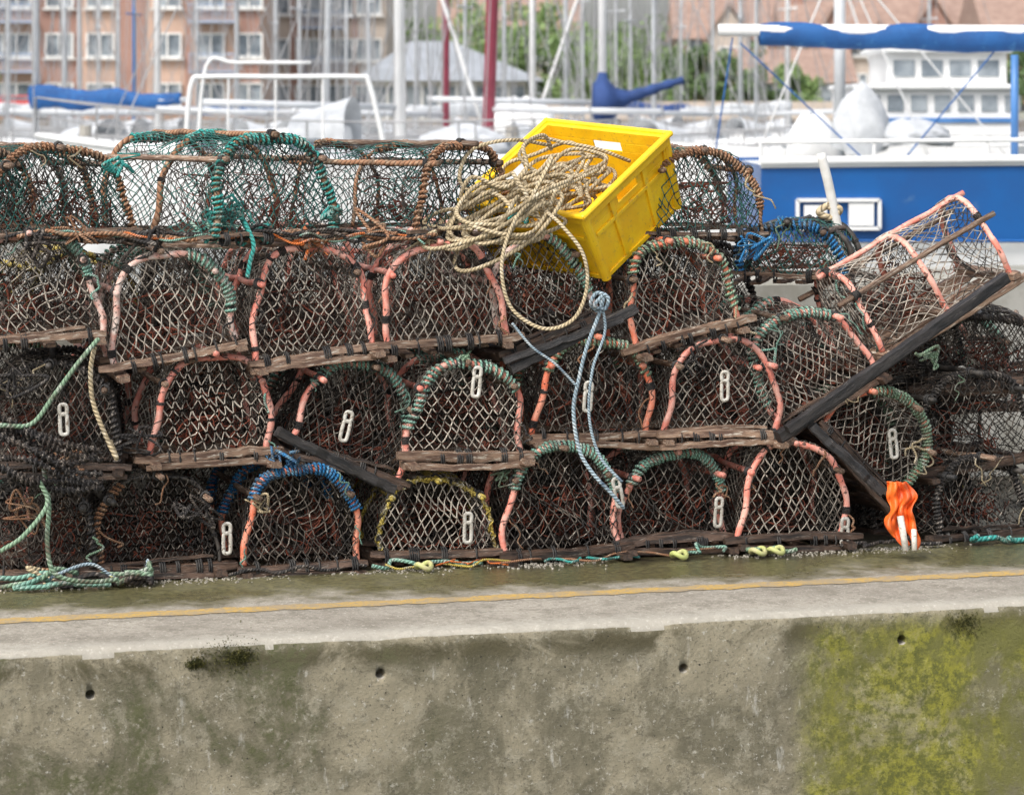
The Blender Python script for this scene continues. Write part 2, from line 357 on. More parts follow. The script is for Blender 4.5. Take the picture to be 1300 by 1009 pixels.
# loose tarred boards wedged between the pots
gb_=np.random.default_rng(4)
for a,b,w_,h_ in ((far(988,556,10.1),far(1276,352,10.45),.05,.045),(far(1000,545,10.05),far(1150,440,10.2),.03,.03),(far(648,470,9.82),far(808,392,9.95),.045,.035),(far(640,458,9.8),far(790,405,9.9),.03,.022),(far(352,548,9.65),far(500,622,9.8),.04,.035),(far(1030,540,10.1),far(1120,625,10.15),.04,.035)):
    t=np.linspace(0,1,20)[:,None]; P=a*(1-t)+b*t+gb_.normal(size=(20,3))*.0015; G=Geo()
    sweep(G,P,1.,SQ*(1+gb_.uniform(-.12,.1,(8,1))),asp=(h_/2,w_/2),ref=(0,0,1),rv=1+gb_.uniform(-.05,.05,20),uvl=40); G.obj('wooden_board',M['woodb'],smooth=False)
# ---------------------------------------------------------------- yellow crate
m,nt,N_,L_,bs=newmat('yellow_plastic'); co=coords(nt)
c=mixc(nt,ramp(nt,noise(nt,co,7,6),.35,.7),(.98,.64,.014),(.88,.50,.01)); c=mixc(nt,mth(nt,'MULTIPLY',ramp(nt,noise(nt,co,26,8),.56,.70),.55),c,(.5,.32,.08)); c=mixc(nt,mth(nt,'MULTIPLY',ramp(nt,noise(nt,co,90,6),.62,.68),.5),c,(.25,.17,.07))
L_.new(c,bs.inputs['Base Color']); bs.inputs['Roughness'].default_value=.42; bumpn(nt,noise(nt,co,60,4),.2,.001,bs); MY=m
e1=nz(np.array([.39,-.356,-.04])); e2=np.array([.30,.297,.27]); e2=nz(e2-e1*e2.dot(e1)); Dn=np.cross(e1,e2)
if Dn[2]>0: Dn=-Dn
O=far(592,252,10.33); LX,LY,LZ=.56,.50,.30
cr=bpy.data.objects.new('yellow_plastic_crate',None); scene.collection.objects.link(cr)
Rm=np.stack([e1,e2,-Dn],1)
cr.matrix_world=Matrix(((*Rm[0],O[0]),(*Rm[1],O[1]),(*Rm[2],O[2]),(0,0,0,1)))
G=Geo(); tp=.025; w=.006
def wallpanel(ax,side,G):
    La,Lb=(LX,LY) if ax=='y' else (LY,LX)
    def P(a,d,off):
        ins=tp*d; al=ins+(La-2*ins)*a; pe=(ins+off) if side==0 else (Lb-ins-off)
        return (al,pe,-LZ*d) if ax=='y' else (pe,al,-LZ*d)
    def cell(a0,a1,d0,d1,o0=0,o1=w):
        V=[P(a,d,o) for o in(o0,o1) for d in(d0,d1) for a in(a0,a1)]
        G.add(V,[[0,1,3,2],[4,6,7,5],[0,4,5,1],[2,3,7,6],[0,2,6,4],[1,5,7,3]])
    hs=(.38,.62,.15,.27)
    cell(0,1,0,hs[2]);cell(0,hs[0],hs[2],hs[3]);cell(hs[1],1,hs[2],hs[3]);cell(0,1,hs[3],1)
    cell(.0,1,.0,.12,-.020,0); cell(0.05,.95,.36,.41,-.010,0); cell(.0,1,.94,1,-.008,0)
    for a in(.0,.27,.68,.955): cell(a,a+.045,.12,.94,-.009,0)
for ax in'xy':
    for sd in(0,1): wallpanel(ax,sd,G)
box(G,(LX/2,LY/2,-LZ+.003),(LX-2*tp,LY-2*tp,.008))
for (a,b) in(((-.02,-.02),(LX+.02,-.02)),((LX+.02,-.02),(LX+.02,LY+.02)),((LX+.02,LY+.02),(-.02,LY+.02)),((-.02,LY+.02),(-.02,-.02))):
    t=np.linspace(-.01,1.01,6)[:,None]; P=np.array([*a,.0])*(1-t)+np.array([*b,0.])*t; sweep(G,P,.011,sides=8)
for cx in(0,LX):
    for cy in(0,LY):
        sx=1 if cx==0 else -1; sy=1 if cy==0 else -1
        P=np.array([[cx-sx*.004,cy-sy*.004,.0],[cx+sx*tp,cy+sy*tp,-LZ]]); sweep(G,P,.018,sides=12)
o=G.obj('crate_shell',MY,cr,False); b=o.modifiers.new('b','BEVEL'); b.width=.002; b.segments=2; b.limit_method='ANGLE'
def L2W(p): p=np.atleast_2d(p); return p@Rm.T+O
def rope(name,P,r,mat,n=10,sides=7):
    P=cat(P,n); G=Geo(); sweep(G,P,r,sides=sides); return G.obj(name,M[mat])
g=np.random.default_rng(3); pts=[]
for k in range(14):
    cx=LX*(.40+g.uniform(-.14,.14)); cy=LY*(.38+g.uniform(-.12,.12)); ra=g.uniform(.12,.22); rb=g.uniform(.08,.15); ph=g.uniform(0,.8)
    for a in np.linspace(0,2*np.pi,9)[:-1]:
        pts.append([cx+ra*math.cos(a)*math.cos(ph)-rb*math.sin(a)*math.sin(ph)+g.normal()*.02,cy+ra*math.cos(a)*math.sin(ph)+rb*math.sin(a)*math.cos(ph)+g.normal()*.02,-.17+k*.0135+g.normal()*.018])
rope('coiled_rope',L2W(np.array(pts)),.0075,'tan',8)
pts=[]
for k in range(11):
    c=far(650+g.uniform(-40,28),272+g.uniform(-18,14),10.0+.02*g.uniform(-1,1))
    ra=g.uniform(.12,.28); rb=g.uniform(.03,.08); ph=g.uniform(-.05,.75)
    for a in np.linspace(0,2*np.pi,9)[:-1]:
        x=ra*math.cos(a);z=rb*math.sin(a)
        pts.append(c+[x*math.cos(ph)-z*math.sin(ph)+g.normal()*.012,.10*math.sin(a)-.03+k*-.004+g.normal()*.01,x*math.sin(ph)+z*math.cos(ph)+g.normal()*.012])
rope('coiled_rope',np.array(pts),.0075,'tan',8)
rope('hanging_rope',[far(*q) for q in((760,215,10.1),(720,235,9.95),(668,262,9.83),(645,300,9.8),(637,345,9.76),(650,392,9.75),(690,417,9.74),(728,405,9.74),(745,365,9.74),(740,322,9.76),(712,285,9.8),(690,262,9.9),(700,232,10.0),(740,200,10.2))],.0068,'tan',14)
rope('hanging_rope',[far(*q) for q in((700,190,10.2),(690,172,10.15),(665,185,10.05),(668,215,10.0),(640,238,10.0),(600,225,10.0),(585,250,10.0),(600,262,10.0),(560,268,10.0),(540,285,10.02),(600,292,9.95))],.0072,'tan',14)
rope('hanging_rope',[far(*q) for q in((600,250,10.05),(583,225,10.05),(600,190,10.1),(650,178,10.12),(700,185,10.2))],.0068,'tan',14)
rope('hanging_rope',[far(*q) for q in((800,205,10.25),(760,190,10.2),(720,182,10.2),(680,176,10.2),(660,200,10.1),(700,225,10.05),(760,222,10.1))],.0068,'tan',14)
# ---------------------------------------------------------------- loose ropes
rope('blue_white_rope',[far(*q) for q in((768,372,9.85),(760,400,9.83),(745,440,9.8),(735,480,9.8),(728,520,9.8),(735,570,9.8),(752,600,9.8),(775,625,9.8),(792,645,9.82))],.0068,'bw',12)
rope('blue_white_rope',[far(*q) for q in((762,380,9.85),(768,420,9.83),(752,470,9.8),(748,530,9.8),(762,580,9.8),(790,612,9.8))],.0052,'bw',12)
rope('blue_white_rope',[far(*q) for q in((650,410,9.75),(675,440,9.75),(705,462,9.75),(732,490,9.76))],.0045,'bw',12)
rope('blue_white_rope',[far(*q) for q in((758,395,9.82),(750,385,9.8),(758,372,9.8),(772,378,9.8),(768,392,9.8),(755,388,9.78),(765,375,9.78))],.007,'bw',12)
rope('green_rope',[far(*q) for q in((120,440,9.45),(115,470,9.45),(118,510,9.45),(135,555,9.45),(148,582,9.45),(140,560,9.5))],.008,'tan',12)
rope('green_rope',[far(*q) for q in((0,540,9.35),(40,538,9.4),(70,500,9.4),(100,460,9.4),(125,430,9.45))],.008,'green',12)
rope('tan_rope',[far(*q) for q in((1060,268,11.2),(1050,262,11.2),(1040,270,11.2),(1055,276,11.2),(1066,266,11.2),(1050,258,11.2))],.014,'tan',12)
gg=np.random.default_rng(11)
for c,mt,sp in(((285,275),'teal',1.3),((300,262),'teal',1.2),((270,295),'pteal',1),((318,300),'teal',1),((655,282),'teal',.7),((350,578),'blue',.8),((368,588),'blue',.7),((150,210),'teal',1),((420,270),'teal',.8),((330,640),'tan',.9),((85,590),'brown',1.2),((245,655),'black',1.2),((640,605),'green',.7),((590,455),'green',.6),((965,310),'blue',1),((1180,450),'green',.8),((100,300),'brown',1.3),((190,305),'black',1.4),((480,300),'brown',1.2),((540,300),'tan',1.1),((40,310),'black',1.3),((400,310),'orr',.9),((30,650),'brown',1.5),((20,480),'black',1.5),((180,560),'black',1.2)):
    for k in range(3):
        P=[far(c[0]+gg.normal()*13*sp,c[1]+gg.normal()*9*sp,9.72+(c[0]-300)*.0008+gg.normal()*.02) for _ in range(6)]
        rope(mt.replace('pteal','pale_teal').replace('orr','orange')+'_rope',P,gg.choice([.003,.0045,.006]),mt,8)
rope('teal_rope',[far(*q) for q in((300,265,9.72),(312,285,9.7),(322,310,9.68),(318,330,9.68),(314,352,9.68))],.008,'teal')
rope('teal_rope',[far(*q) for q in((268,240,9.78),(262,262,9.75),(268,290,9.7),(260,312,9.68))],.008,'teal')
for k in range(8):
    y0=545+k*7; P=cat([far(-10,y0-10+gg.normal()*8,9.4+gg.normal()*.03),far(40,y0+8+gg.normal()*8,9.38+gg.normal()*.03),far(85,y0+22+gg.normal()*8,9.4),far(130,y0+30+gg.normal()*14,9.45)],14)
    G=Geo(); nr=np.tile([0,1.,0],(len(P),1)); sweep(G,P,.008,nrm=nr); helix(G,P,nr,.011,.022*gg.uniform(.8,1.4),.0055,jit=1); G.obj('black_rope',M['black'])
# bundle of ropes slumped along the row of top pots
for k in range(7):
    P=[]; u=-20+gg.uniform(0,80)
    while u<560: P.append(pixel_to_plane(u,300+gg.normal()*5,-.03+gg.normal()*.012)); u+=gg.uniform(18,40)
    rope('slack_rope',P,gg.choice([.004,.006,.0075]),['brown','black','orr','black','brown','pteal','black'][k],7)
for k,(mt,rr) in enumerate((('pteal',.009),('tan',.008),('green',.009),('green',.008),('bw',.006),('black',.009),('brown',.008),('black',.01))):
    P=[];a=gg.uniform(0,6);p=np.array([-1.8+.06*k,-.07])
    for i in range(14):
        a+=gg.normal()*1.1; p=p+np.array([math.cos(a)*.11,math.sin(a)*.03]); p[0]=np.clip(p[0],-2.3,-1.30);p[1]=np.clip(p[1],-.16,.0); P.append(q2w(p[0],p[1],.010+abs(gg.normal())*.025))
    rope('loose_rope',P,rr,mt,8)
rope('loose_rope',[far(*q) for q in((55,590,9.4),(62,640,9.38),(60,690,9.36),(70,728,9.36),(110,738,9.4),(150,735,9.45))],.008,'green',12)
rope('loose_rope',[far(*q) for q in((0,700,9.3),(30,680,9.3),(60,640,9.35),(50,610,9.35))],.008,'green',12)
for u0,u1,mt,rr in((478,640,'yel',.004),(480,600,'pteal',.007),(690,800,'teal',.005),(845,925,'pteal',.006),(950,1000,'green',.008),(1240,1310,'teal',.010),(560,640,'orr',.003),(280,470,'black',.006),(640,900,'brown',.004),(1080,1200,'black',.007)):
    n=10;P=[]
    for i in range(n):
        u=u0+(u1-u0)*i/(n-1)+gg.normal()*8; b=pixel_to_plane(u,700,-.06+gg.normal()*.025); b[2]=.010+abs(gg.normal())*.012; P.append(b)
    rope('loose_rope',P,rr,mt,10)
FR=nmat('float_yellow_green',(.45,.50,.16),(.5,.45,.25),12,.6,.2)
for u in(962,985,538,862,148):
    c=pixel_to_plane(u,700,-.10); c[2]=.022; a=np.linspace(0,2*np.pi,20)
    P=np.stack([c[0]+.026*np.cos(a),c[1]+.03*np.sin(a),c[2]+.008*np.sin(a*2)],1); G=Geo(); sweep(G,P,.009,sides=8,cap=False)
    G.obj('float_ring',FR)
G=Geo(); nu,nv=40,44; V=[]
for j in range(nv):
    f=j/(nv-1); wd=26+12*math.sin(f*3.)-6*f+6*math.sin(f*11)
    for i in range(nu):
        a=i/(nu-1); c=far(1137+(a-.5)*wd+14*f+4*math.sin(f*8),610+80*f+8*math.sin(a*7+1)*f,10.10)
        fold=math.sin(a*15+f*5)*.012+math.sin(a*31+f*14)*.005+math.sin(f*26+a*6)*.006
        V.append([c[0]+math.sin(f*19+a*4)*.004,c[1]-.03+fold,c[2]])
Q=[[j*nu+i,j*nu+i+1,(j+1)*nu+i+1,(j+1)*nu+i] for j in range(nv-1) for i in range(nu-1) if not(j>26 and 12<i<17)]
G.add(V,Q); o=G.obj('orange_oilskin_rag',M['rag']); sm=o.modifiers.new('s','SOLIDIFY'); sm.thickness=.004
G=Geo(); sweep(G,np.array([far(1143,655,10.04),far(1150,699,10.01)]),.012,sides=10); sweep(G,np.array([far(1160,672,10.04),far(1161,699,10.01)]),.010,sides=10); G.obj('wooden_stake',M['clip'])
G=Geo(); sweep(G,cat([far(1042,195,11.2),far(1052,235,11.2),far(1068,310,11.2),far(1085,380,11.2)],5),.019,sides=12); G.obj('white_pole',nmat('white_paint_pole',(.75,.74,.7),(.6,.58,.52),9,.4,.1))
G=Geo(); cen=gg.uniform(-2.2,2.2,26)
for k in range(1500):
    s=gg.choice(cen)+gg.normal()*.09; t=-.02-abs(gg.normal())*.055; r=gg.uniform(.001,.0045); c=q2w(s,t,r*.5)
    th=gg.uniform(0,3); box(G,c,(r*2,r*1.4,r*1.2),[[math.cos(th),-math.sin(th),0],[math.sin(th),math.cos(th),0],[0,0,1]])
G.obj('shell_debris',nmat('shell_bits',(.6,.56,.48),(.10,.08,.05),300,.7,0),smooth=False)
# ---------------------------------------------------------------- quay
def voro(nt,co,s):
    n=nt.nodes.new('ShaderNodeTexVoronoi'); n.inputs['Scale'].default_value=s; nt.links.new(co,n.inputs['Vector']); return n.outputs['Distance']
def quaymats():
    m,nt,N,L,bs=newmat('quay_top_concrete'); co=coords(nt); sx=N.new('ShaderNodeSeparateXYZ'); L.new(co,sx.inputs[0])
    n1=noise(nt,co,1.6,8,.6); n2=noise(nt,co,9,10,.75); n3=noise(nt,co,120,6,.75); n4=noise(nt,co,38,8,.8)
    c=mixc(nt,ramp(nt,n1,.38,.62),(.38,.345,.285),(.28,.25,.205)); c=mixc(nt,mth(nt,'MULTIPLY',ramp(nt,n2,.46,.62),.7),c,(.19,.17,.13))
    c=mixc(nt,mth(nt,'MULTIPLY',ramp(nt,n4,.50,.60),.6),c,(.15,.135,.105)); c=mixc(nt,mth(nt,'MULTIPLY',ramp(nt,n3,.54,.64),.7),c,(.11,.10,.08)); c=mixc(nt,mth(nt,'MULTIPLY',ramp(nt,noise(nt,co,70,5),.58,.66),.7),c,(.58,.54,.47))
    ed=ramp(nt,mth(nt,'ADD',sx.outputs[1],mth(nt,'MULTIPLY',n2,.12)),-.97,-1.10); c=mixc(nt,mth(nt,'MULTIPLY',ed,.55),c,(.44,.415,.35))
    wet=mth(nt,'ADD',sx.outputs[1],mth(nt,'MULTIPLY',mth(nt,'SUBTRACT',n1,.5),.8)); wet=mth(nt,'ADD',wet,mth(nt,'MULTIPLY',mth(nt,'SUBTRACT',n2,.5),.5)); w=ramp(nt,wet,-.66,-.36)
    alg=mixc(nt,ramp(nt,n4,.42,.58),(.062,.058,.020),(.15,.135,.052)); c=mixc(nt,mth(nt,'MULTIPLY',w,.9),c,alg)
    c=mixc(nt,ramp(nt,wet,-.15,.05),c,(.035,.03,.018)); L.new(c,bs.inputs['Base Color'])
    L.new(mth(nt,'SUBTRACT',.85,mth(nt,'MULTIPLY',mth(nt,'MULTIPLY',w,ramp(nt,n1,.40,.53)),.65)),bs.inputs['Roughness']); bumpn(nt,mth(nt,'ADD',n3,n4),.5,.004,bs)
    m2,nt,N,L,bs=newmat('quay_wall_concrete'); co=coords(nt); sx=N.new('ShaderNodeSeparateXYZ'); L.new(co,sx.inputs[0])
    mp=N.new('ShaderNodeMapping'); mp.inputs['Scale'].default_value=(7,7,1.8); L.new(co,mp.inputs[0])
    n1=noise(nt,co,2.6,10,.68,.6); n2=noise(nt,co,12,12,.78); n3=noise(nt,co,95,6,.75); n4=noise(nt,co,34,10,.8); st=noise(nt,mp.outputs[0],1.5,8,.7)
    c=mixc(nt,ramp(nt,n1,.42,.58),(.325,.285,.195),(.18,.16,.105)); c=mixc(nt,mth(nt,'MULTIPLY',ramp(nt,st,.50,.64),.45),c,(.10,.09,.055))
    c=mixc(nt,mth(nt,'MULTIPLY',ramp(nt,n2,.50,.60),.6),c,(.38,.345,.255)); c=mixc(nt,mth(nt,'MULTIPLY',ramp(nt,n4,.53,.61),.65),c,(.12,.105,.07)); c=mixc(nt,mth(nt,'MULTIPLY',ramp(nt,n3,.57,.65),.75),c,(.065,.058,.04)); c=mixc(nt,mth(nt,'MULTIPLY',ramp(nt,noise(nt,co,60,6,.7),.60,.66),.7),c,(.55,.52,.44))
    st2=noise(nt,mp.outputs[0],3.1,6,.6); c=mixc(nt,mth(nt,'MULTIPLY',ramp(nt,st2,.62,.70),.5),c,(.6,.58,.52))
    z=mth(nt,'ADD',sx.outputs[2],mth(nt,'MULTIPLY',mth(nt,'SUBTRACT',n2,.5),.10))
    c=mixc(nt,mth(nt,'MULTIPLY',ramp(nt,z,-.02,-.05),mth(nt,'MULTIPLY',ramp(nt,z,-.13,-.06),ramp(nt,n1,.42,.55))),c,(.10,.085,.045))
    c=mixc(nt,mth(nt,'MULTIPLY',ramp(nt,n1,.50,.62),mth(nt,'MULTIPLY',ramp(nt,n4,.4,.55),ramp(nt,sx.outputs[0],-.3,-1.0))),c,(.11,.11,.05))
    x=mth(nt,'ADD',sx.outputs[0],mth(nt,'MULTIPLY',mth(nt,'SUBTRACT',n2,.5),.16)); mm=ramp(nt,x,.56,.70)
    nm=noise(nt,co,4.2,10,.72,.4); pat=ramp(nt,mth(nt,'ADD',nm,mth(nt,'MULTIPLY',mth(nt,'SUBTRACT',n4,.5),.5)),.38,.54)
    mm=mth(nt,'MULTIPLY',mm,mth(nt,'ADD',mth(nt,'MULTIPLY',pat,.62),.33)); mm=mth(nt,'MULTIPLY',mm,ramp(nt,z,-.0,-.10))
    moss=mixc(nt,ramp(nt,n4,.42,.58),(.30,.285,.030),(.12,.125,.022)); moss=mixc(nt,ramp(nt,n1,.47,.6),moss,(.17,.165,.045)); c=mixc(nt,mm,c,moss)
    pit=ramp(nt,mth(nt,'ADD',voro(nt,co,26),mth(nt,'MULTIPLY',n2,.25)),.19,.155); c=mixc(nt,pit,c,(.04,.035,.025))
    L.new(c,bs.inputs['Base Color'])
    bs.inputs['Roughness'].default_value=.88; bumpn(nt,mth(nt,'SUBTRACT',mth(nt,'ADD',n4,mth(nt,'ADD',n3,mth(nt,'MULTIPLY',n2,2))),mth(nt,'MULTIPLY',pit,2)),.8,.006,bs)
    return m,m2
MT,MW=quaymats()
TE=-1.19
ss=np.concatenate([np.linspace(-40,-3,12)[:-1],np.linspace(-3,3,700),np.linspace(3,40,12)[1:]])
prof=[(TE+.0,-2.6),(TE,-1.0),(TE,-.55)]+[(TE,z) for z in np.linspace(-.5,-.03,16)]+[(TE+.004,-.016),(TE+.012,-.006),(TE+.03,0)]+[(t,0) for t in np.linspace(TE+.07,2.6,26)]+[(2.6,-2.6)]
V=[];gq=np.random.default_rng(5); ph=gq.uniform(0,6.28,20); jt=gq.normal(size=len(ss)); jt=np.convolve(jt,[.25,.5,.25],'same')
for si,s in enumerate(ss):
    e=sum(math.sin(s*f+ph[i])/(1+i*.4) for i,f in enumerate((3,7,13,29,61,97,151)))*.0022+jt[si]*.0016
    chip=max(0,math.sin(s*3.1+1)*math.sin(s*11+ph[8])-.35)**1.5*.022
    for (t,z) in prof:
        wgt=math.exp(-((z)/.03)**2)*math.exp(-((t-TE)/.035)**2)
        sb=.0025*math.sin(s*11+z*23+ph[10])+.0015*math.sin(s*37-z*41)
        V.append([s,t+wgt*(chip+e)+(sb if z<-.02 else 0),z-wgt*(chip*.6)+e*.4*wgt])
n=len(prof); Q=[[i*n+j,(i+1)*n+j,(i+1)*n+j+1,i*n+j+1] for i in range(len(ss)-1) for j in range(n-1)]
G=Geo(); G.add(V,Q,None,[list(range(n))[::-1],[(len(ss)-1)*n+j for j in range(n)]])
quay=G.obj('quay',MW); quay.location=(0,10,0); quay.rotation_euler=(0,0,A0); quay.data.materials.append(MT)
cuts=[]
for u,v in((115,882),(483,855),(868,848),(1145,812)):
    k=(u-650)/F; s=(k*(10+TE*CA)+TE*SA)/(CA-k*SA); y=10+s*SA+TE*CA; z=CAMZ-(v-V0)/F*y
    bpy.ops.mesh.primitive_cone_add(vertices=20,radius1=.017,radius2=.011,depth=.07,location=q2w(s,TE+.02,z),rotation=(math.radians(-90),0,A0)); cuts.append(bpy.context.object)
bpy.context.view_layer.objects.active=quay
for cobj in cuts:
    md=quay.modifiers.new('c','BOOLEAN'); md.operation='DIFFERENCE'; md.object=cobj; md.solver='EXACT'
    bpy.context.view_layer.objects.active=quay; bpy.ops.object.modifier_apply(modifier='c')
    bpy.data.objects.remove(cobj)
for p in quay.data.polygons:
    p.material_index=1 if p.normal.z>.5 else 0
m,nt,N_,L_,bs=newmat('faded_yellow_paint'); co=coords(nt)
c=mixc(nt,ramp(nt,noise(nt,co,9,9,.7),.45,.62),(.50,.32,.08),(.38,.28,.15)); c=mixc(nt,mth(nt,'MULTIPLY',ramp(nt,noise(nt,co,60,8,.75),.48,.58),.8),c,(.27,.235,.18)); c=mixc(nt,mth(nt,'MULTIPLY',ramp(nt,noise(nt,co,3,6,.7),.50,.60),.6),c,(.28,.24,.18)); L_.new(c,bs.inputs['Base Color']); bs.inputs['Roughness'].default_value=.8
G=Geo(); xs=np.linspace(-20,20,1601); V=[]
for s in xs: V+= [[s,-.712+.006*math.sin(s*31)+.005*math.sin(s*77)+gg.normal()*.003,.002],[s,-.622+.006*math.sin(s*27+1)+.005*math.sin(s*83)+gg.normal()*.003,.002]]
G.add(V,[[2*i,2*i+2,2*i+3,2*i+1] for i in range(1600)]); o=G.obj('yellow_line',m); o.location=(0,10,0); o.rotation_euler=(0,0,A0)
mo=nmat('moss',(.05,.055,.012),(.12,.11,.025),90,.95,.5)
G=Geo(); A=[];B=[]
for (u,v,n,sp) in((248,842,700,.012),(305,834,600,.020),(285,832,400,.05),(1225,792,400,.03)):
    k=(u-650)/F; s=(k*(10+TE*CA)+TE*SA)/(CA-k*SA); y=10+s*SA+TE*CA; z=CAMZ-(v-V0)/F*y
    for i in range(n):
        a=q2w(s+gg.normal()*sp,TE-.001,z+gg.normal()*sp*.6); A.append(a);B.append(a+[gg.normal()*.002,-abs(gg.normal())*.0035,gg.normal()*.002])
segs(G,np.array(A),np.array(B),.0014); G.obj('moss_clumps',mo)
G=Geo()
V=[[s,t,z] for s in np.linspace(-40,40,161) for (t,z) in((1.72,.001),(1.72,.85),(1.75,.885),(2.3,.885),(2.33,.85),(2.33,.001))]
G.add(V,[[i*6+j,(i+1)*6+j,(i+1)*6+j+1,i*6+j+1] for i in range(160) for j in range(5)])
o=G.obj('concrete_parapet_wall',nmat('parapet_concrete',(.42,.41,.37),(.27,.26,.22),3,.85,.5,(.12,.12,.09),(.6,.72)),smooth=False); o.location=(0,10,0); o.rotation_euler=(0,0,A0)
# ---------------------------------------------------------------- water
m,nt,N_,L_,bs=newmat('harbour_water'); co=coords(nt); bs.inputs['Base Color'].default_value=(.05,.065,.055,1); bs.inputs['Roughness'].default_value=.08; bumpn(nt,noise(nt,co,1.5,5),.4,.08,bs)
G=Geo(); V=[[x,y,-.72] for x in np.linspace(-900,900,19) for y in np.linspace(-300,1500,19)]
G.add(V,[[i*19+j,(i+1)*19+j,(i+1)*19+j+1,i*19+j+1] for i in range(18) for j in range(18)]); G.obj('water',m)
gb=nmat('bank_ground',(.34,.32,.28),(.20,.21,.13),.3,.9,.2)
G=Geo(); box(G,(0,440,-.6),(900,600,3.0)); G.obj('far_bank_ground',gb,smooth=False)
G=Geo(); box(G,(0,139.7,-.55),(900,.5,3.3)); 
for x in range(-60,60,3): box(G,(x,139.4,-.6),(.3,.3,3.1))
G.obj('harbour_wall',nmat('harbour_wall_stone',(.30,.26,.22),(.17,.145,.125),.8,.9,.3),smooth=False)
# ---------------------------------------------------------------- buildings
def brickm(name,c1,c2):
    m,nt,N,L,bs=newmat(name); co=coords(nt); b=N.new('ShaderNodeTexBrick'); b.inputs['Scale'].default_value=4; b.inputs['Mortar Size'].default_value=.012
    mp=N.new('ShaderNodeMapping'); mp.inputs['Rotation'].default_value=(math.radians(90),0,0); L.new(co,mp.inputs[0]); L.new(mp.outputs[0],b.inputs['Vector'])
    b.inputs['Color1'].default_value=(*c1,1);b.inputs['Color2'].default_value=(*c2,1);b.inputs['Mortar'].default_value=(.6,.55,.5,1)
    c=mixc(nt,mth(nt,'MULTIPLY',ramp(nt,noise(nt,co,.5,6),.4,.65),.3),b.outputs[0],tuple(x*.6 for x in c1)); L.new(c,bs.inputs['Base Color']); bs.inputs['Roughness'].default_value=.9; return m
BP=brickm('peach_brick',(.56,.38,.29),(.50,.32,.24)); BR=brickm('red_brick',(.36,.19,.145),(.32,.16,.12)); BB=brickm('buff_brick',(.56,.48,.41),(.50,.41,.34))  # far-bank colours are lightened so the albedo itself carries the distance haze
WH=nmat('white_paint',(.82,.82,.80),(.74,.73,.70),2,.5,0); GLS=nmat('window_glass',(.12,.15,.18),(.36,.40,.43),.7,.12,0); RF=nmat('slate_roof',(.20,.19,.19),(.28,.26,.25),2,.8,.2); RFB=nmat('brown_tile_roof',(.27,.18,.145),(.36,.25,.20),2,.85,.2)
BLP=nmat('blue_paint',(.08,.22,.50),(.06,.18,.42),2,.4,0); LG=nmat('pale_render',(.68,.67,.64),(.6,.58,.55),1,.8,0); RAIL=nmat('rail_blue_grey',(.35,.42,.55),(.3,.36,.48),2,.5,0)
def window(GF,GG,GS,x,y,z,w,h):
    for dx in(-w/2,w/2,0): box(GF,(x+dx,y-.10,z),(.10,.14,h+.1))
    for dz in(-h/2,h/2): box(GF,(x,y-.102,z+dz),(w+.1,.13,.10))
    box(GG,(x,y-.03,z),(w-.1,.05,h-.1)); box(GS,(x,y-.16,z-h/2-.12),(w+.4,.30,.12))
